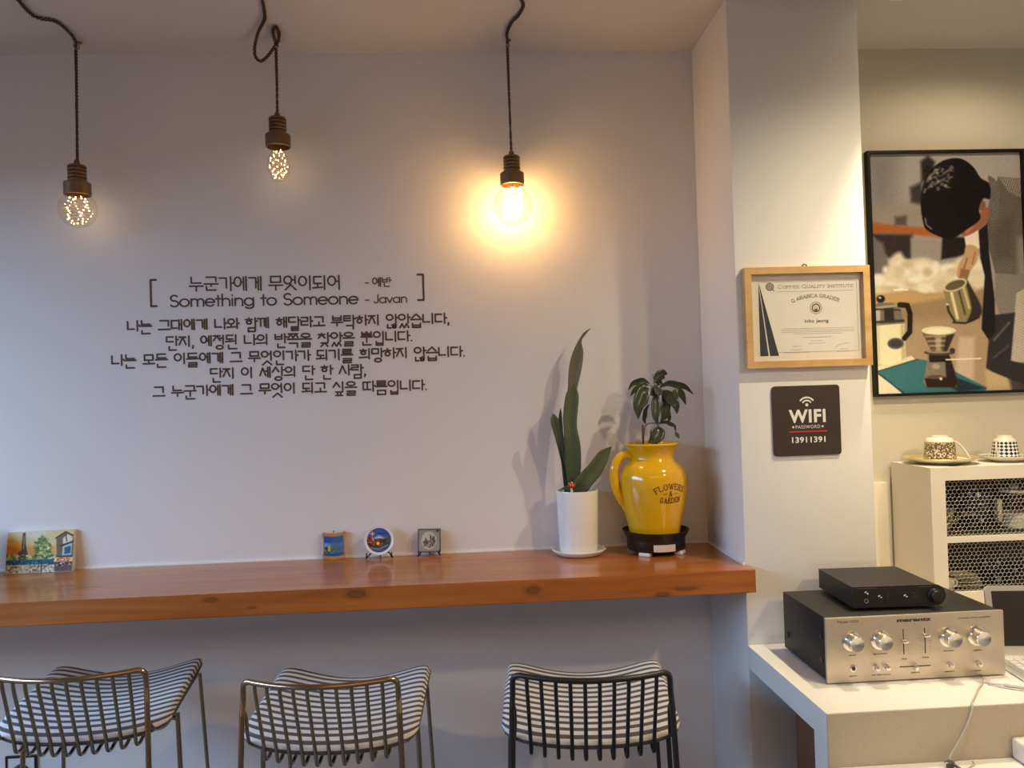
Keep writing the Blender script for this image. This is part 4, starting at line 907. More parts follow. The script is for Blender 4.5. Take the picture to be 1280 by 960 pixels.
make_stool('gold wire bar stool with grey striped cushion, between a gold and a black stool', M_brass, (-0.321, -0.462, 0), math.radians(-4.8))
make_stool('black wire bar stool with grey striped cushion, nearest the white pillar', M_blackmetal, (0.251, -0.505, 0), math.radians(-5.0))

# ------------------------------------------------------------------ wall socket low on the left
ol = thing('wall_outlet', 'square pale wall outlet with black border and round black plug, behind the leftmost stool', 'outlet', (-1.319, 0, 0.512))
b = MB(); W_ = .0430
b.box((-W_, -.007, W_-.0055), (W_, 0, W_)).box((-W_, -.007, -W_), (W_, 0, -W_+.0055)).box((-W_, -.007, -W_+.0055), (-W_+.0055, 0, W_-.0055)).box((W_-.0055, -.007, -W_+.0055), (W_, 0, W_-.0055))
b.build('border', M_blackplastic, ol, smooth=False)
MB().box((-W_+.0055, -.005, -W_+.0055), (W_-.0055, 0, W_-.0055)).build('face_plate', M_whiteplastic, ol, smooth=False)
MB().lathe([(0, .005), (.020, .005), (.0205, .012), (.018, .034), (.010, .040), (0, .040)], 32, M=Matrix.Rotation(PI/2, 4, 'X')).build('plug', M_blackplastic, ol)

# ------------------------------------------------------------------ framed certificate on the pillar
fc = thing('framed_certificate', 'coffee grader certificate in a pale oak frame hanging on the white pillar', 'certificate', (0.8895, -DP, 1.7275))
FW, FH, FB = .1675, .1315, .0178
def frame_bars(parent, W, H, B, d0, d1, m, name='frame_bar'):
    f = lambda u, v, d: Vector((u, d, v))
    for poly in ([(-W, H), (W, H), (W-B, H-B), (-W+B, H-B)], [(-W, -H), (-W+B, -H+B), (W-B, -H+B), (W, -H)], [(-W, -H), (-W, H), (-W+B, H-B), (-W+B, -H+B)], [(W, -H), (W-B, -H+B), (W-B, H-B), (W, H)]):
        b = MB().prism(poly, f, d0, d1); b.build(name, m, parent, smooth=False)
frame_bars(fc, FW, FH, FB, -.024, -.0005, M_oak)
MB().box((-FW+FB-.002, -.0085, -FH+FB-.002), (FW-FB+.002, -.002, FH-FB+.002)).build('backing_paper', M_paper, fc, smooth=False)
MB().box((-FW+FB, -.0215, -FH+FB), (FW-FB, -.0200, FH-FB)).build('glass_pane', M_clear, fc, smooth=False)
MB().tube(spline([(-.008, -.006, FH-.001), (-.003, -.008, FH+.007), (.003, -.008, FH+.007), (.008, -.006, FH-.001)], 12), .0018, 6).build('hanger', M_oldbrass, fc)
IW, IH = FW-FB, FH-FB
def ci(x, y):   # certificate layout, thousandths of the inner width from its top left corner
    return (-IW+2*IW*x/1000.0, IH-2*IH*y/800.0)
cf = lambda d: (lambda u, v: Vector((u, -.0085-d, v)))
MB().flat([ci(70, 765), ci(960, 765), ci(960, 70), ci(70, 70)], cf(.0002)).build('certificate_sheet', M_paper2, fc, smooth=False)
b = MB()
b.stroke([ci(75, 70), ci(962, 70), ci(962, 722), ci(65, 722)], .0007, cf(.0004), False)
b.stroke([ci(245, 160), ci(925, 160)], .0006, cf(.0004), False).build('border_line', M_inksoft, fc, smooth=False, recalc=False)
b = MB().flat([ci(78, 72), ci(74, 752), ci(148, 752)], cf(.0005)).flat([ci(82, 72), ci(162, 752), ci(242, 752)], cf(.0005))
b.build('dark_wedges', M_navy, fc, smooth=False, recalc=False)
b = MB(); cx, cy = ci(590, 118); serif_text(b, 'COFFEE QUALITY INSTITUTE', cx, cy-.0035, .0088, .0009, cf(.0005), fit=.202, serif=.10, gap=.22, small=.80)
b.build('title_lettering', M_inksoft, fc, smooth=False, recalc=False)
b = MB(); cx, cy = ci(585, 205); serif_text(b, 'Q ARABICA GRADER', cx, cy-.0035, .0082, .0011, cf(.0005), fit=.128, rad=.15, serif=.10, gap=.26)
b.build('arched_lettering', M_ink, fc, smooth=False, recalc=False)
cx, cy = ci(180, 112); b = MB().disc(cx, cy, .0108, cf(.0004), 28).stroke([(cx+.006, cy-.006), (cx+.0112, cy-.0108)], .0022, cf(.0004))
b.build('round_emblem', M_letter, fc, smooth=False, recalc=False)
b = MB().disc(cx, cy, .0080, cf(.0006), 28, .0068); b.stroke([(cx-.002, cy+.004), (cx-.003, cy-.001), (cx-.0005, cy-.005)], .0016, cf(.0006)).stroke([(cx+.0028, cy+.0045), (cx+.003, cy), (cx+.001, cy-.004)], .0016, cf(.0006))
b.build('emblem_detail', M_paper2, fc, smooth=False, recalc=False)
cx, cy = ci(588, 318); b = MB().disc(cx, cy, .0165, cf(.0003), 40, .0155).disc(cx, cy, .0118, cf(.0004), 40, .0082)
for k in range(24): a = 2*PI*k/24; b.disc(cx+.0140*math.cos(a), cy+.0140*math.sin(a), .0009, cf(.0004), 6)
b.disc(cx-.0005, cy-.0005, .0050, cf(.0004), 20, .0038).disc(cx, cy-.006, .0048, cf(.0005), 14); b.build('seal', M_olive, fc, smooth=False, recalc=False)
b = MB(); cx, cy = ci(590, 452); b.text('Inho Jeong', .0125, cf(.0005), cx, cy, bold=.0002, space=1.08, fit=(cx-.032, cx+.032)); b.build('name_lettering', M_ink, fc, smooth=False, recalc=False)
b = MB(); rg = random.Random(3)   # the illegible small print: rows of short dashes
for y, x0, x1, th in ((505, 275, 925, .0010), (522, 270, 925, .0010), (538, 265, 925, .0010), (555, 380, 820, .0010), (588, 460, 715, .0014), (622, 540, 640, .0009), (645, 515, 665, .0009), (700, 350, 450, .0009), (726, 280, 520, .0008), (704, 790, 870, .0009), (728, 765, 890, .0008)):
    x = x0
    while x < x1:
        l = rg.uniform(6, 20); b.stroke([ci(x, y), ci(min(x+l, x1), y)], th, cf(.0004), False); x += l+5
for pts in ([(360, 676), (375, 664), (385, 678), (400, 662), (418, 672), (440, 668)], [(745, 690), (790, 660), (800, 668), (830, 652), (880, 650)]):
    b.stroke([ci(*p) for p in pts], .0006, cf(.0004))
b.build('small_print', M_inksoft, fc, smooth=False, recalc=False)

# ------------------------------------------------------------------ wifi sign
wf = thing('wifi_sign', 'dark brown rounded square wifi password sign on the white pillar under the certificate', 'sign', (0.8815, -DP, 1.4555))
MB().prism(round_poly(-.0905, -.0920, .0905, .0920, .009), lambda u, v, d: Vector((u, d, v)), -.007, -.0004).build('sign_plate', M_signbrown, wf, smooth=False)
wfn = lambda u, v: Vector((u, -.0075, v))
b = MB(); b.text('WIFI', .046, wfn, 0, -.004, bold=.0016, space=1.12, fit=(-.0485, .0505)); b.build('wifi_lettering', M_signwhite, wf, smooth=False, recalc=False)
b = MB().disc(.001, .041, .0042, wfn, 20)
b.build('wifi_dot', M_signwhite, wf, smooth=False, recalc=False)
b = MB()
for r_ in (.0125, .0205): b.stroke(arc(.001, .040, r_*1.05, r_, 38, 142, 14), .0042, wfn)
b.build('wifi_arcs', M_signwhite, wf, smooth=False, recalc=False)
b = MB(); b.text('PASSWORD', .0125, wfn, 0, -.0208, bold=.0, space=1.15, fit=(-.031, .035))
for sx_ in (-.0375, .0415):
    st5 = []
    for k in range(10): a = PI/2+2*PI*k/10; r_ = .0042 if k % 2 == 0 else .0018; st5.append((sx_+r_*math.cos(a), -.0165+r_*math.sin(a)))
    b.flat(st5, wfn)
b.build('password_lettering', M_signwhite, wf, smooth=False, recalc=False)
MB().stroke([(-.048, -.0290), (.053, -.0290)], .0030, wfn, False).build('red_line', M_signred, wf, smooth=False, recalc=False)
b = MB(); b.text('13911391', .0205, wfn, 0, -.0575, bold=.0005, space=1.08, fit=(-.042, .048)); b.build('number_lettering', M_signwhite, wf, smooth=False, recalc=False)

# ------------------------------------------------------------------ framed photo on the right wall
fp = thing('framed_photo', 'large black-framed photo of a man in striped shirt pouring coffee, on the right wall', 'picture', (1.4835, 0, 1.882))
PW, PHh, PB = .2495, .3765, .0085
frame_bars(fp, PW, PHh, PB, -.022, -.0005, M_blackframe)
MB().box((-PW+PB-.001, -.012, -PHh+PB-.001), (PW-PB+.001, -.001, PHh-PB+.001)).build('backing_board', M_blackframe, fp, smooth=False)
pa = Paint(206, 318, [(55, 68), (578, 55), (624, 868), (100, 884)], (158, 146, 132))
pa.poly([(40, 40), (640, 40), (640, 200), (40, 220)], (165, 155, 142), 90).poly([(50, 60), (160, 60), (140, 300), (60, 310)], (132, 124, 116), 80).poly([(50, 240), (300, 240), (300, 320), (60, 310)], (150, 135, 120), 60)
pa.poly([(235, 90), (260, 70), (285, 90), (275, 150), (240, 160)], (40, 38, 34), 14).poly([(200, 180), (240, 160), (250, 240), (205, 230)], (60, 54, 48), 16).poly([(150, 280), (190, 275), (190, 310), (150, 312)], (85, 75, 65), 14)
pa.poly([(60, 300), (150, 308), (260, 318), (330, 330), (320, 350), (180, 338), (60, 335)], (165, 92, 40), 14).poly([(70, 338), (210, 340), (215, 430), (150, 430), (110, 410)], (50, 42, 38), 14).poly([(62, 345), (110, 370), (140, 470), (70, 480)], (112, 104, 96), 16)
pa.poly([(205, 352), (320, 362), (314, 440), (208, 430)], (150, 140, 126), 12).poly([(315, 345), (410, 350), (400, 410), (312, 425)], (34, 28, 25), 10)
pa.poly([(60, 520), (640, 500), (650, 880), (90, 890)], (166, 140, 106), 30).poly([(75, 545), (480, 530), (480, 620), (80, 640)], (150, 124, 90), 40)
pa.poly([(75, 490), (125, 470), (135, 425), (168, 400), (195, 425), (260, 420), (330, 445), (400, 405), (450, 420), (460, 520), (260, 540), (200, 530), (80, 560)], (216, 202, 166), 16, smooth=5)
rg = random.Random(8); pa.speck(rg, (90, 440, 440, 530), 40, 20, [(228, 216, 184), (196, 180, 142), (205, 188, 150), (235, 225, 198)], 16)
pa.poly([(80, 545), (200, 530), (260, 545), (430, 520), (430, 540), (220, 575), (80, 580)], (186, 150, 98), 14)
pa.line([(152, 529), (198, 529)], 5, (250, 246, 232), 3)  # lamp reflection painted into the print as a white streak
pa.poly([(380, 690), (432, 690), (430, 860), (368, 810)], (196, 172, 142), 16).poly([(470, 805), (545, 795), (570, 875), (480, 875)], (190, 164, 118), 12).poly([(540, 770), (625, 765), (625, 875), (565, 875)], (72, 62, 56), 16)
# bench, cloth, can
pa.poly([(92, 790), (215, 754), (232, 768), (100, 812)], (226, 206, 164), 4).poly([(96, 812), (190, 884), (100, 890)], (226, 212, 170), 5).poly([(97, 806), (235, 764), (300, 775), (478, 862), (470, 876), (190, 886), (112, 820)], (58, 108, 108), 4).line([(97, 808), (235, 766)], 4, (38, 76, 80)).line([(104, 815), (196, 884)], 5, (36, 70, 72)).poly([(330, 850), (378, 830), (475, 866), (380, 876)], (34, 50, 52), 8)
pa.poly([(84, 648), (188, 643), (196, 762), (150, 784), (92, 784)], (226, 216, 168), 3).poly([(84, 648), (104, 646), (108, 784), (92, 784)], (212, 200, 150), 8).poly([(176, 645), (188, 643), (196, 762), (182, 770)], (190, 176, 128), 8)
pa.poly([(78, 592), (100, 572), (150, 574), (176, 596), (188, 643), (84, 652)], (118, 108, 92), 3).poly([(85, 600), (105, 598), (105, 645), (86, 648)], (185, 175, 150), 6).poly([(118, 592), (150, 590), (155, 640), (120, 640)], (48, 42, 36), 6).line([(82, 596), (174, 598)], 5, (50, 44, 38)).line([(84, 640), (186, 634)], 8, (58, 50, 42), 4).line([(90, 590), (160, 583)], 6, (170, 160, 138), 4)
pa.ell((106, 560), 15, 13, (32, 28, 25), 3).ell((103, 556), 5, 4, (190, 180, 160), 3).line([(172, 580), (198, 582), (208, 610), (208, 672), (190, 694)], 18, (34, 29, 26), 3).ell((160, 712), 28, 19, (82, 76, 74), 5).ell((160, 712), 20, 11, (60, 55, 58), 5)
# dripper and server
pa.poly([(272, 752), (346, 752), (378, 845), (370, 862), (268, 862), (258, 845)], (128, 116, 96), 3).poly([(330, 755), (348, 755), (380, 850), (340, 860)], (40, 32, 28), 6).poly([(262, 830), (340, 826), (376, 842), (368, 862), (270, 862)], (46, 30, 24), 5).poly([(275, 748), (345, 748), (346, 774), (278, 776)], (40, 31, 26), 3).ell((300, 826), 30, 7, (96, 74, 60), 4).ell((318, 832), 5, 5, (226, 210, 180), 3).ell((300, 790), 14, 9, (165, 152, 128), 6)
pa.ell((312, 742), 54, 11, (78, 66, 52), 3).ell((310, 738), 46, 7, (150, 134, 104), 3).poly([(248, 670), (368, 668), (338, 738), (284, 740)], (110, 94, 72), 3)
for k in range(6): y = 688+k*8; pa.line([(262+k*4, y), (350-k*3, y-2)], 3, (64, 52, 40) if k % 2 else (172, 154, 118), 2)
pa.poly([(296, 690), (318, 690), (316, 738), (300, 738)], (196, 180, 140), 8, .7).poly([(335, 685), (362, 680), (338, 738), (325, 738)], (52, 42, 34), 6).ell((308, 668), 60, 15, (222, 208, 164), 3).ell((308, 670), 44, 9, (236, 224, 182), 4).ell((356, 735), 10, 8, (60, 50, 40), 3)
pa.line([(335, 767), (455, 763)], 4, (244, 230, 200), 3)
# person
pa.poly([(505, 140), (590, 146), (640, 330), (640, 500), (560, 520), (500, 470), (462, 330), (470, 260)], (90, 81, 68), 4, 1, (0.9, 3.1, (109, 100, 85)))
pa.poly([(505, 140), (590, 146), (590, 215), (540, 190)], (104, 95, 80), 5, 1, (0.35, 3.1, (150, 140, 120))).poly([(520, 290), (560, 270), (560, 420), (500, 430), (480, 340)], (74, 66, 55), 30, .5).poly([(575, 350), (620, 330), (620, 480), (580, 480)], (150, 140, 124), 20, .7)
pa.poly([(500, 470), (625, 480), (600, 610), (520, 620), (500, 560)], (128, 119, 105), 5).poly([(575, 540), (640, 500), (640, 780), (540, 772), (568, 640)], (190, 176, 152), 4, 1, (1.2, 3.4, (172, 157, 132))).poly([(488, 615), (572, 605), (560, 770), (630, 790), (630, 862), (495, 808), (474, 795)], (48, 44, 44), 6).line([(500, 700), (552, 640)], 8, (92, 86, 82), 6).line([(500, 760), (550, 720)], 6, (80, 74, 72), 6)
pa.poly([(470, 138), (505, 165), (512, 250), (500, 290), (470, 275), (478, 200)], (96, 88, 78), 4, 1, (0.1, 2.6, (116, 107, 95)), smooth=5)
pa.poly([(436, 138), (470, 150), (476, 175), (455, 190)], (188, 150, 110), 5)
pa.poly([(390, 340), (440, 318), (445, 385), (400, 395)], (230, 212, 182), 4).poly([(400, 375), (438, 385), (436, 430), (420, 455), (398, 492), (368, 484), (372, 445), (390, 410)], (192, 150, 104), 4, smooth=5).line([(402, 420), (385, 478)], 5, (132, 92, 60), 4).line([(430, 400), (420, 440)], 5, (150, 110, 74), 4).poly([(380, 455), (412, 460), (405, 492), (375, 490)], (140, 100, 66), 5)
pa.poly([(380, 325), (430, 290), (455, 250), (475, 250), (470, 290), (440, 322), (392, 345)], (150, 94, 64), 5, smooth=5).ell((448, 238), 15, 18, (128, 88, 62), 4).poly([(385, 318), (425, 310), (400, 338)], (205, 110, 80), 6)
pa.poly([(248, 300), (238, 240), (242, 185), (262, 130), (310, 88), (370, 78), (415, 104), (445, 145), (475, 165), (478, 215), (455, 215), (440, 250), (445, 285), (405, 318), (352, 352), (310, 348), (262, 325)], (24, 19, 17), 4, smooth=5)
pa.line([(255, 285), (258, 305), (276, 320)], 5, (120, 104, 90), 3)
for pts in ([(250, 195), (268, 140), (300, 112)], [(262, 180), (290, 150), (312, 118)], [(255, 175), (262, 150), (285, 122)], [(285, 168), (318, 148), (340, 130)], [(300, 140), (335, 118), (348, 125)], [(330, 150), (345, 140)]): pa.line(pts, 7, (112, 104, 90), 6)
pa.speck(rg, (250, 105, 345, 185), 40, 7, [(140, 132, 114), (30, 25, 22), (95, 88, 76), (22, 18, 16)], 4)
pa.poly([(440, 325), (470, 300), (478, 400), (500, 560), (505, 670), (482, 700), (456, 662), (464, 480), (448, 420)], (30, 26, 26), 4)
# pitcher
pa.poly([(322, 526), (345, 503), (380, 488), (402, 490), (430, 540), (456, 592), (446, 622), (400, 642), (358, 640), (338, 580)], (140, 124, 84), 3, smooth=5).poly([(398, 496), (430, 540), (456, 592), (446, 622), (405, 641), (420, 590)], (52, 44, 36), 6, smooth=5).line([(350, 540), (372, 625)], 10, (222, 206, 150), 6).line([(372, 520), (398, 610)], 7, (78, 66, 46), 5).line([(388, 510), (412, 590)], 8, (196, 178, 124), 5).line([(358, 640), (400, 642), (446, 622)], 6, (40, 33, 28), 3)
pa.ell((362, 512), 42, 20, (208, 194, 150), 3, 1, -.32).ell((362, 512), 36, 15, (96, 84, 62), 4, 1, -.32).line([(336, 578), (342, 604), (362, 634)], 8, (58, 48, 38), 3).ell((336, 578), 6, 4, (200, 184, 140), 2)
pa.noise(3.5, 5)
pa.mesh('photo_print', M_print, lambda u, v: Vector((-PW+PB+(2*PW-2*PB)*u, -.0125, PHh-PB-(2*PHh-2*PB)*v)), fp, (1.15, 1.22, 1.45))

# ------------------------------------------------------------------ wire-front cabinet with cups
kx0, kx1, kyf, kyb, kz0, kz1 = 1.277, 1.84, -.214, -.0135, ZK+.0004, 1.306
kb = thing('wire_front_cabinet', 'cream painted wooden cabinet with chicken-wire front standing on the counter by the right wall', 'cabinet', (0, 0, 0))
MB().box((kx0, kyf+.014, kz0), (kx0+.014, kyb, kz1-.014)).box((kx1-.014, kyf+.014, kz0), (kx1, kyb, kz1-.014)).box((kx0, kyf+.014, kz1-.014), (kx1, kyb, kz1)).box((kx0+.014, kyf+.014, kz0), (kx1-.014, kyb, kz0+.07)).build('carcass', M_creamwood, kb, smooth=False)
MB().box((kx0+.0142, kyb-.006, kz0+.0702), (kx1-.0142, kyb-.001, kz1-.0142)).box((kx0+.0142, kyf+.0145, kz0+.0702), (kx0+.0155, kyb-.0065, kz1-.0142)).box((kx0+.016, kyf+.0145, kz1-.0155), (kx1-.015, kyb-.0065, kz1-.0142)).box((kx0+.016, kyf+.0145, kz0+.0702), (kx1-.015, kyb-.0065, kz0+.0707)).build('shade_lining', M_dark, kb, smooth=False)  # thin dark sheets added to paint the interior shade
b = MB(); fr = [((kx0, kz1-.0375), (kx1, kz1)), ((kx0, kz0), (kx1, .956)), ((kx0, .956), (kx0+.0415, kz1-.0375)), ((kx1-.0415, .956), (kx1, kz1-.0375))]
for (a0, c0), (a1, c1) in fr: b.box((a0, kyf, c0), (a1, kyf+.0139, c1))
b.build('front_frame', M_creamwood, kb, smooth=False)
MB().box((kx0+.0145, kyf+.001, 1.094), (kx1-.0145, kyb-.0065, 1.110)).build('shelf_board', M_creamwood, kb, smooth=False)
MB().box((kx0+.016, kyf+.0145, 1.1101), (kx1-.015, kyb-.0065, 1.1106)).build('shade_liner', M_dark, kb, smooth=False)  # added dark sheet, shade on the shelf board put into colour
def chicken_wire(z0, z1):
    b = MB(); x0, x1 = kx0+.0415, kx1-.0415; px_, pz = .0124, .0105; n = int((x1-x0)/px_)+1; m = int((z1-z0)/pz)+2; r_ = .0004; rg2 = random.Random(int(z0*1000)); J = {}
    def P(i, j, q):
        k = (i, j, q)
        if k not in J: J[k] = (rg2.uniform(-.0007, .0007), rg2.uniform(-.0006, .0006))
        dx, dz = J[k]; ox = .5*px_ if j % 2 else 0
        return Vector((min(max(x0+i*px_+ox+dx, x0), x1), kyf+.007, min(max(z0+j*pz+(.0034 if q else -.0034)+dz, z0), z1)))
    for j in range(m):
        for i in range(-1, n+1):
            segs = [(P(i, j, 0), P(i, j, 1))]
            i2 = i if j % 2 else i-1
            segs += [(P(i, j, 1), P(i2, j+1, 0)), (P(i, j, 1), P(i2+1, j+1, 0))]
            for a, c in segs:
                if (a-c).length > .002 and abs(a.x-c.x)+abs(a.z-c.z) > .002: b.tube([a, c], r_*1.3, 4, caps=False)
    return b.build('wire_mesh', M_wire, kb, smooth=False, recalc=False)
chicken_wire(.956, 1.094); chicken_wire(1.110, kz1-.0375)

def checker_mat():
    m = mat('black_white_pattern_glaze', (.8, .8, .8), .2); nt = m.node_tree; tc = nt.nodes.new('ShaderNodeTexCoord'); s_ = nt.nodes.new('ShaderNodeUVMap'); s_.uv_map = 'UVMap'
    ck = nt.nodes.new('ShaderNodeTexChecker'); ck.inputs['Scale'].default_value = 1.0; ck.inputs[1].default_value = (.02, .018, .03, 1); ck.inputs[2].default_value = (.80, .77, .70, 1)
    nt.links.new(s_.outputs[0], ck.inputs[0]); nt.links.new(ck.outputs[0], nt.nodes['Principled BSDF'].inputs['Base Color']); return m
def toile_mat(name, c1, c2, sc_, pos):
    m = mat(name, c1, .2); nt = m.node_tree; tc = nt.nodes.new('ShaderNodeTexCoord'); n = nt.nodes.new('ShaderNodeTexNoise'); n.inputs['Scale'].default_value = sc_; n.inputs['Detail'].default_value = 5
    r_ = nt.nodes.new('ShaderNodeValToRGB'); r_.color_ramp.elements[0].position = pos-.03; r_.color_ramp.elements[0].color = (*c1, 1); r_.color_ramp.elements[1].position = pos+.03; r_.color_ramp.elements[1].color = (*c2, 1)
    nt.links.new(tc.outputs['Object'], n.inputs['Vector']); nt.links.new(n.outputs['Fac'], r_.inputs[0]); nt.links.new(r_.outputs[0], nt.nodes['Principled BSDF'].inputs['Base Color']); return m
M_check = checker_mat(); M_toile = toile_mat('brown_toile_glaze', lin((92, 78, 62)), lin((214, 200, 168)), 230, .54); M_navyfl = toile_mat('navy_flower_glaze', (.012, .015, .035), (.6, .58, .52), 55, .62)
def band_mesh(name, prof, m, parent, cols, rows):
    """surface of revolution carrying a checker UV"""
    n = 72; bm = bmesh.new(); uvl = bm.loops.layers.uv.new('UVMap'); R_ = [[bm.verts.new((r_*math.cos(2*PI*k/n), r_*math.sin(2*PI*k/n), z_)) for k in range(n)] for r_, z_ in prof]
    for i in range(len(prof)-1):
        for k in range(n):
            f = bm.faces.new((R_[i][k], R_[i][(k+1) % n], R_[i+1][(k+1) % n], R_[i+1][k]))
            for l, (ii, kk) in zip(f.loops, ((i, k), (i, k+1), (i+1, k+1), (i+1, k))):
                u, v = kk/n*cols, ii/(len(prof)-1)*rows; l[uvl].uv = ((u+v)*.5+.01, (u-v)*.5+.01)
    me = bpy.data.meshes.new(name); bm.to_mesh(me); bm.free(); me.materials.append(m); me.polygons.foreach_set('use_smooth', [True]*len(me.polygons)); return link_obj(name, me, parent)
def saucer(name, label, loc, R_, m, group):
    o = thing(name, label, 'saucer', loc, 0, group)
    MB().lathe([(0, 0), (R_*.52, 0), (R_*.56, .002), (R_*.85, .010), (R_, .0165), (R_*1.002, .018), (R_*.985, .0186), (R_*.84, .0125), (R_*.55, .005), (0, .0045)], 56).build('dish', m, o, angle=60); return o
c1x, c1y = 1.375, -.108
s1 = saucer('saucer', 'cream saucer with yellow gold edge under the brown patterned cup, on the cabinet', (c1x, c1y, kz1+.0003), .0985, M_cream, 'saucers on the cabinet')
MB().lathe([(.0760, .0112), (.0838, .0131), (.0985, .0192), (.0994, .0180)], 56, cap0=False, cap1=False).build('gold_band', M_gold, s1)
t1 = thing('teacup', 'upside-down teacup with dark brown landscape pattern, on the gold-edged saucer', 'teacup', (c1x-.002, c1y, kz1+.0062), group='upside-down cups on the cabinet')
MB().lathe([(.0395, 0), (.0425, .0), (.0432, .004), (.0405, .035), (.0385, .056), (.0375, .062), (.0335, .068), (.0235, .0705), (.0225, .0755), (.0205, .0755), (.020, .071), (0, .070)], 56, cap0=False).build('cup_body', M_cream, t1, angle=60)
MB().lathe([(.0437, .005), (.0412, .035), (.0392, .0575)], 56, cap0=False, cap1=False).build('printed_band', M_toile, t1)
MB().tube(spline([(.0385, 0, .057), (.052, -.004, .052), (.066, -.008, .036), (.078, -.011, .016), (.083, -.012, .006), (.076, -.011, .0035), (.060, -.008, .008), (.042, 0, .010)], 28), .0032, 8).build('handle', M_cream, t1, angle=70)
c2x, c2y = 1.565, -.118
s2 = saucer('saucer', 'black and white checked saucer under the checked cup, right end of the cabinet top', (c2x, c2y, kz1+.0003), .0690, M_cream, 'saucers on the cabinet')
band_mesh('checked_rim', [(.0555, .0115), (.0630, .0152), (.0688, .0188)], M_check, s2, 60, 4)
t2 = thing('teacup', 'upside-down white coffee cup with black check pattern, on the checked saucer', 'teacup', (c2x, c2y, kz1+.0060), group='upside-down cups on the cabinet')
MB().lathe([(.0330, 0), (.0365, 0), (.0370, .003), (.0335, .030), (.0300, .054), (.0270, .060), (.0205, .0635), (.0195, .070), (.0175, .0705), (.017, .065), (0, .064)], 48, cap0=False).build('cup_body', M_cream, t2, angle=60)
band_mesh('checked_band', [(.0374, .0035), (.0357, .017), (.0339, .030), (.0322, .042), (.0304, .054)], M_check, t2, 36, 10)
MB().tube(spline([(-.0335, -.012, .050), (-.040, -.018, .046), (-.0405, -.022, .030), (-.037, -.020, .014), (-.0345, -.014, .010)], 20), .0028, 8).build('handle', M_cream, t2, angle=70)
sv = tag(MB().lathe([(0, 0), (.0125, 0), (.013, .0012), (0, .0016)], 20).build('cabinet_catch', M_clip), 'tiny dark button on the cabinet top edge in front of the patterned cup', 'button'); sv.location = (1.360, -.190, kz1+.0002)
# crockery seen through the wire
def cup_at(label, loc, r_, h, m, cat='cup', name='coffee_cup'):
    t = thing(name, label, cat, loc)
    MB().lathe([(0, 0), (r_*.6, 0), (r_*.66, .003), (r_*.9, h*.45), (r_, h-.001), (r_*.97, h), (r_*.94, h-.003), (r_*.84, h*.45), (r_*.5, .006), (0, .006)], 40).build('cup_body', m, t, angle=60)
    MB().tube(spline([(r_*.95, 0, h*.82), (r_*1.4, 0, h*.78), (r_*1.45, 0, h*.4), (r_*.92, 0, h*.3)], 16), .003, 8).build('handle', m, t, angle=70); return t
up, lo_ = 1.1108, kz0+.0709
cup_at('brown patterned cup behind the wire, left end of the upper shelf', (1.375, -.10, up), .034, .062, M_toile)
cup_at('tall navy cup with white flowers behind the wire on the upper shelf', (1.470, -.105, up), .043, .112, M_navyfl)
gj = thing('glass_canister', 'pale glass canister behind the wire at the right of the upper shelf', 'jar', (1.592, -.11, up))
MB().lathe([(0, 0), (.040, 0), (.042, .004), (.042, .088), (.036, .098), (.036, .104)], 40, cap1=False).build('glass_body', M_clear, gj); MB().lathe([(0, .003), (.038, .003), (.038, .045), (0, .046)], 32).build('contents', M_cream, gj); MB().lathe([(0, .104), (.038, .104), (.038, .112), (.012, .114), (.012, .124), (0, .125)], 32).build('lid', M_cream, gj)
MB().box((-.058, -.012, .02), (-.044, .012, .085), .004).build('handle', M_cream, gj)
cup_at('small round cream cup behind the wire, left end of the lower shelf', (1.358, -.150, lo_), .0165, .034, M_cream)
for k in range(5):
    p_ = tag(MB().lathe([(0, 0), (.030, 0), (.050-.003*k, .005), (.051-.003*k, .0065), (.030, .003), (0, .003)], 40).build('side_plate', M_cream), ['lowest', 'second', 'middle', 'fourth', 'topmost'][k]+' cream plate of the small stack behind the wire', 'plate', 'stacked cream plates'); p_.location = (1.430, -.105, lo_+.0002+.0066*k)
bw = thing('patterned_bowl', 'navy patterned bowl behind the wire on the lower shelf, beside stacked plates', 'bowl', (1.545, -.105, lo_))
MB().lathe([(0, 0), (.028, 0), (.030, .004), (.048, .03), (.057, .055), (.0555, .056), (.046, .031), (.026, .007), (0, .007)], 40).build('bowl_body', M_navyfl, bw, angle=60)
gg = thing('drinking_glass', 'clear tumbler glass behind the wire at the right of the lower shelf', 'glass', (1.645, -.12, lo_))
MB().lathe([(0, 0), (.030, 0), (.036, .09), (.0345, .09), (.029, .005), (0, .005)], 36).build('glass_body', M_clear, gg)

# ------------------------------------------------------------------ stereo amplifier
am = thing('stereo_amplifier', 'vintage amplifier with champagne metal front, round knobs and black case, on the counter', 'amplifier', (0.781, -0.605, ZK))
AW, AH = .4155, .1485
MB().box((.003, .008, .006), (AW-.003, .243, AH-.001), .002).build('case', M_ampcase, am)
MB().box((0, 0, .003), (AW, .0078, AH), .0012).build('faceplate', M_ampface, am)
for fx in (.03, AW-.03):
    for fy in (.03, .22): MB().cyl((fx, fy, 0), (fx, fy, .0065), .011, 20).build('foot', M_blackplastic, am)
for y_, z_ in ((.22, .045), (.03, .045), (.03, .10)): MB().cyl((.0035, y_, z_), (.001, y_, z_), .007, 16).build('case_screw', M_blackplastic, am)
RX = Matrix.Rotation(PI/2, 4, 'X')
def knob(x, z, parent=am):
    M_ = Matrix.Translation((x, 0, z)) @ RX
    MB().lathe([(.0225, 0), (.0225, .003), (.0175, .005), (.0168, .026), (.0158, .0275), (.0140, .0272), (0, .0265)], 40, M=M_).build('knob', M_knob, parent, angle=30)
for kx, kz in ((.0585, .096), (.1245, .096), (.2835, .0945), (.3500, .0945)): knob(kx, kz)
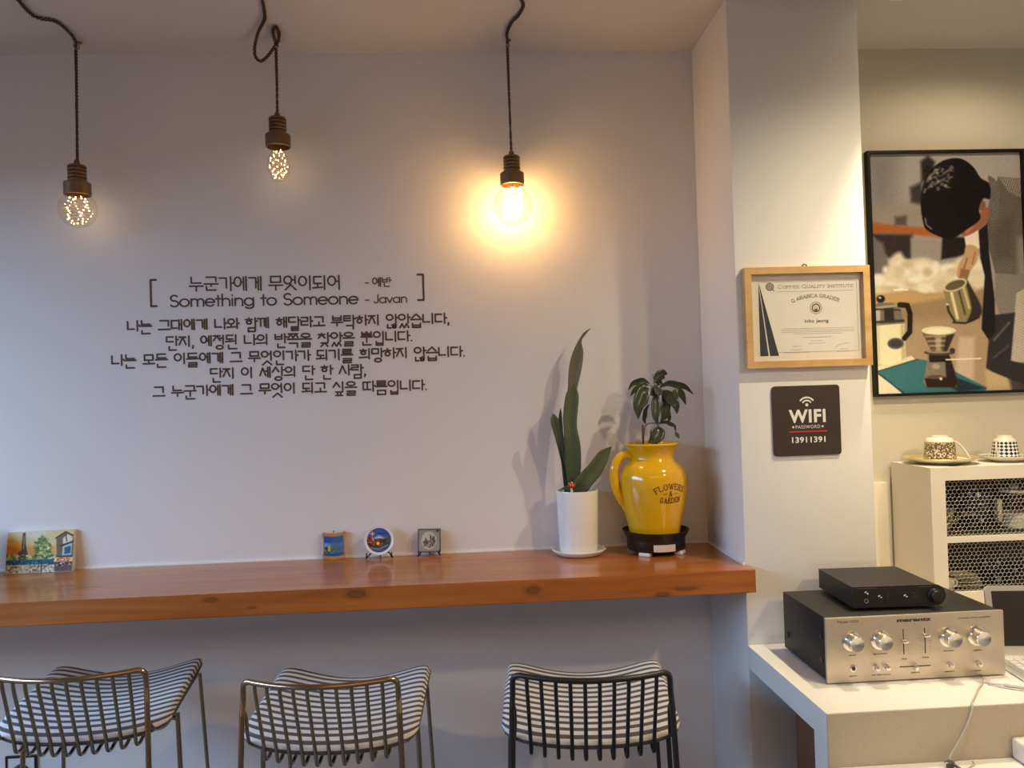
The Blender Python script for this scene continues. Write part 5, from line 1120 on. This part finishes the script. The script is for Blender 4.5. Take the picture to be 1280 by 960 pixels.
for x, z, nm in ((.112, .034, 'push_button'), (.136, .034, 'push_button'), (.284, .032, 'push_button'), (.350, .031, 'push_button')):
    MB().lathe([(.0068, 0), (.0068, .001), (.0055, .0015), (.0050, .012), (0, .0125)], 20, M=Matrix.Translation((x, 0, z)) @ RX).build(nm, M_knob, am)
jk = MB().lathe([(.0075, 0), (.0075, .002), (.0045, .0025), (.0045, .0005)], 24, M=Matrix.Translation((.060, 0, .034)) @ RX, cap0=False, cap1=False).build('headphone_jack', M_knob, am)
MB().lathe([(0, .0007), (.0045, .0007)], 16, M=Matrix.Translation((.060, 0, .034)) @ RX, cap0=False, cap1=False).build('jack_hole', M_ink, jk)
af = lambda u, v: Vector((u, -.0003, v))
def slider(a, c, at):
    a, c = Vector(a), Vector(c); b = MB().stroke([a, c], .0024, af, False); sl = b.build('slider_slot', M_ink, am, smooth=False, recalc=False)
    p = a.lerp(c, at); d = (c-a).normalized(); h = Vector((-d.y, d.x))
    MB().box((p.x-.004-.003*abs(h.x), -.012, p.y-.004-.003*abs(h.y)), (p.x+.004+.003*abs(h.x), -.0005, p.y+.004+.003*abs(h.y)), .0015).build('slider_cap', M_knob, sl)
slider((.179, .117), (.179, .060), .45); slider((.229, .117), (.229, .060), .25); slider((.168, .032), (.240, .032), .47)
b = MB(); b.text('marantz', .0105, af, .205, .1335, bold=.0006, fit=(.165, .246)); b.build('maker_lettering', M_ink, am, smooth=False, recalc=False)
b = MB(); b.text('Model 1050', .0085, af, .05, .1365, shear=.35, fit=(.026, .076)); b.text('console stereo amplifier', .0058, af, .348, .1335, shear=.35, fit=(.310, .386)); b.stroke([(.207, .126), (.205, .129)], .0006, af)
b.build('script_lettering', M_letter, am, smooth=False, recalc=False)
for tx, x, z, wd in (('selector', .060, .0625, .020), ('tape monitor', .124, .0625, .034), ('loudness', .284, .0615, .024), ('volume', .351, .0595, .020), ('bass', .179, .0485, .012), ('treble', .229, .0490, .015), ('balance', .204, .0165, .021), ('phones', .060, .0160, .018), ('low filter mono', .124, .0155, .044), ('speakers', .284, .0150, .024), ('power', .350, .0135, .018)):
    MB().text(tx, .0052, af, x, z, shear=.25, bold=.00015, fit=(x-wd/2, x+wd/2)).build('printed_label', M_inksoft, am, smooth=False, recalc=False)
for cx_, cz_ in ((.0585, .096), (.1245, .096), (.2835, .0945), (.3500, .0945)):
    b = MB()
    for k in range(7 if cx_ < .3 else 15):
        a = math.radians(150-120*k/6) if cx_ < .3 else math.radians(235-290*k/14); r0, r1 = .0240, .0258
        b.stroke([(cx_+r0*math.cos(a), cz_+r0*math.sin(a)), (cx_+r1*math.cos(a), cz_+r1*math.sin(a))], .0006, af)
    b.build('dial_scale', M_inksoft, am, smooth=False, recalc=False)
for sx_ in (.179, .229):
    b = MB()
    for k in range(9):
        z = .062+.053*k/8
        for s in (-1, 1): b.stroke([(sx_+s*.0085, z), (sx_+s*(.0135 if k % 4 == 0 else .0115), z)], .0005, af)
    b.build('slider_scale', M_inksoft, am, smooth=False, recalc=False)

# ------------------------------------------------------------------ small black headphone amplifier on top
dz0 = ZK+AH+.0005
dc = thing('headphone_amplifier', 'slim black audio box with rounded right end and dial, lying on the amplifier', 'audio box', (0.870, -0.556, dz0), math.radians(-2.5))
DW, DH, DD = .2165, .0535, .190
poly = [(0, .006), (0, DH)]+[(DW-.0245+.0245*math.sin(PI*k/14), .006+.02375+.02375*math.cos(PI*k/14)) for k in range(15)]
MB().prism(poly, lambda u, v, d: Vector((u, d, v)), .003, DD).build('case', M_ampcase, dc, angle=30)
poly2 = [(-.0008, .0052), (-.0008, DH+.0008)]+[(DW-.0245+.0253*math.sin(PI*k/14), .006+.02375+.0245*math.cos(PI*k/14)) for k in range(15)]
MB().prism(poly2, lambda u, v, d: Vector((u, d, v)), -.001, .003).build('front_panel', M_blackplastic, dc, angle=30)
MB().lathe([(.0165, 0), (.0165, .004), (.0140, .006), (.0135, .014), (.012, .0155), (0, .0150)], 36, M=Matrix.Translation((DW-.026, -.001, .030)) @ RX).build('dial', M_blackplastic, dc, angle=30)
for x, z in ((.031, .0405), (.062, .0305), (.122, .0305)): MB().lathe([(.0034, 0), (.0034, .002), (.0025, .003), (.0022, .009), (0, .0098)], 14, M=Matrix.Translation((x, -.001, z)) @ RX).build('toggle_button', M_knob, dc)
MB().lathe([(.0052, 0), (.0052, .0016), (.0032, .0016), (.0030, .0002)], 20, M=Matrix.Translation((.031, -.001, .0215)) @ RX, cap0=False, cap1=False).build('headphone_jack', M_knob, dc)
df = lambda u, v: Vector((u, -.0013, v)); b = MB(); rg = random.Random(6)
M_dim = mat('dim_grey_print', (.16, .145, .12), .6)
for x0, x1, z in ((.010, .055, .0505), (.150, .186, .0500), (.080, .084, .036), (.080, .084, .030), (.080, .084, .024), (.140, .150, .036), (.140, .150, .028)):
    x = x0
    while x < x1: l = rg.uniform(.0015, .004); b.stroke([(x, z), (min(x+l, x1), z)], .0010, df, False); x += l+.001
b.build('tiny_print', M_dim, dc, smooth=False, recalc=False)
for fx in (.02, DW-.035):
    for fy in (.025, .165): MB().cyl((fx, fy, 0), (fx, fy, .0065), .008, 16).build('foot', M_blackplastic, dc)

# ------------------------------------------------------------------ laptop
lp = thing('laptop', 'open silver laptop with dark screen beside the amplifier, cut off by the photo edge', 'laptop', (1.2250, -.520, ZK+.0004), math.radians(-8))
MB().prism(round_poly(0, -.158, .300, .004, .012), lambda u, v, d: Vector((u, v, d)), .002, .016).build('keyboard_base', M_silver, lp)
b = MB()
for r_ in range(4):
    for k in range(14): b.box((.014+k*.0195, -.040-r_*.0185, .0161), (.014+k*.0195+.0165, -.0245-r_*.0185, .0172))
b.build('keyboard_keys', M_key, lp, smooth=False)
MB().box((.105, -.152, .0161), (.195, -.108, .0166)).build('touchpad', M_key, lp, smooth=False)
lt = Matrix.Translation((0, .006, .0175)) @ Matrix.Rotation(math.radians(-8), 4, 'X')
MB().prism(round_poly(0, 0, .300, .158, .013), lambda u, v, d: lt @ Vector((u, d, v)), -.0035, .0035).build('screen_lid', M_silver, lp)
MB().prism(round_poly(.014, .018, .286, .146, .002), lambda u, v, d: lt @ Vector((u, d, v)), -.0042, -.0036).build('display', M_screen, lp, smooth=False)

# ------------------------------------------------------------------ cables and bits on the counter
cb = MB().tube(spline([(1.152, -.585, ZK+.003), (1.141, -.608, ZK+.0022), (1.111, -.648, ZK+.0022), (1.085, -.674, ZK+.0022), (1.055, -.708, ZK+.0025), (1.022, -.745, ZK+.0024), (1.016, -.7560, ZK+.001), (1.012, -.7585, ZK-.010), (1.0006, -.760, .8388), (.9788, -.763, .8071), (.958, -.768, .782), (.948, -.775, .7672)], 90), .0020, 8).build('audio_cable', M_greycable)
tag(cb, 'thin beige cable running from under the amplifier down the counter front', 'cable')
wc = thing('white_cable', 'white cable with slim plug lying on the counter by the amplifier and laptop', 'cable', (0, 0, 0))
MB().tube(spline([(1.118, -.636, ZK+.0024), (1.132, -.646, ZK+.0024), (1.145, -.657, ZK+.0038), (1.152, -.663, ZK+.0042)], 20), .0022, 8).build('cord', M_whitecable, wc)
MB().tube(spline([(1.150, -.662, ZK+.0052), (1.172, -.676, ZK+.0052), (1.196, -.694, ZK+.0052)], 12), [.003, .0048]+[.005]*10+[.004], 12).build('plug_sleeve', M_whitecable, wc)
MB().tube(spline([(1.195, -.693, ZK+.0042), (1.24, -.722, ZK+.0024), (1.33, -.740, ZK+.0024)], 12), .0022, 8).build('cord', M_whitecable, wc)
tag(MB().tube(spline([(1.122, -.650, ZK+.0018), (1.145, -.676, ZK+.0018), (1.18, -.700, ZK+.0018), (1.23, -.728, ZK+.0018), (1.30, -.744, ZK+.0018)], 24), .0014, 6).build('thin_cable', M_greycable), 'thin grey cable curving beside the white cable on the counter', 'cable')
cl = thing('cable_clip', 'small dark clip with a cable loop, standing on the lower worktop', 'clip', (.945, -.783, .7652))
MB().box((-.008, -.007, 0), (.010, .007, .0135), .003, M=Matrix.Rotation(.5, 4, 'Z')).build('clip_body', M_clip, cl)
MB().tube(spline([(.004, -.004, .010), (.011, -.012, .006), (.015, -.020, .0025)], 10), .0032, 8).build('clip_tail', M_clip, cl)
MB().tube(spline([(-.002, -.002, .010), (-.011, -.006, .013), (-.016, -.012, .008), (-.011, -.016, .0022), (-.002, -.015, .0022)], 20), .0017, 6).build('cable_loop', M_greycable, cl)
tag(MB().tube(spline([(.968, -.800, .7667), (.985, -.787, .7667), (1.000, -.778, .7667), (1.006, -.765, .7667)], 14), .0016, 6).build('thin_cable', M_greycable), 'short grey cable end on the lower worktop beside the dark clip', 'cable')
tag(MB().box((1.096, -.808, .7653), (1.22, -.7548, .808), .006, 3).build('small_box', M_creamwood), 'small cream box on the lower worktop against the front panel, at the photo edge', 'box')
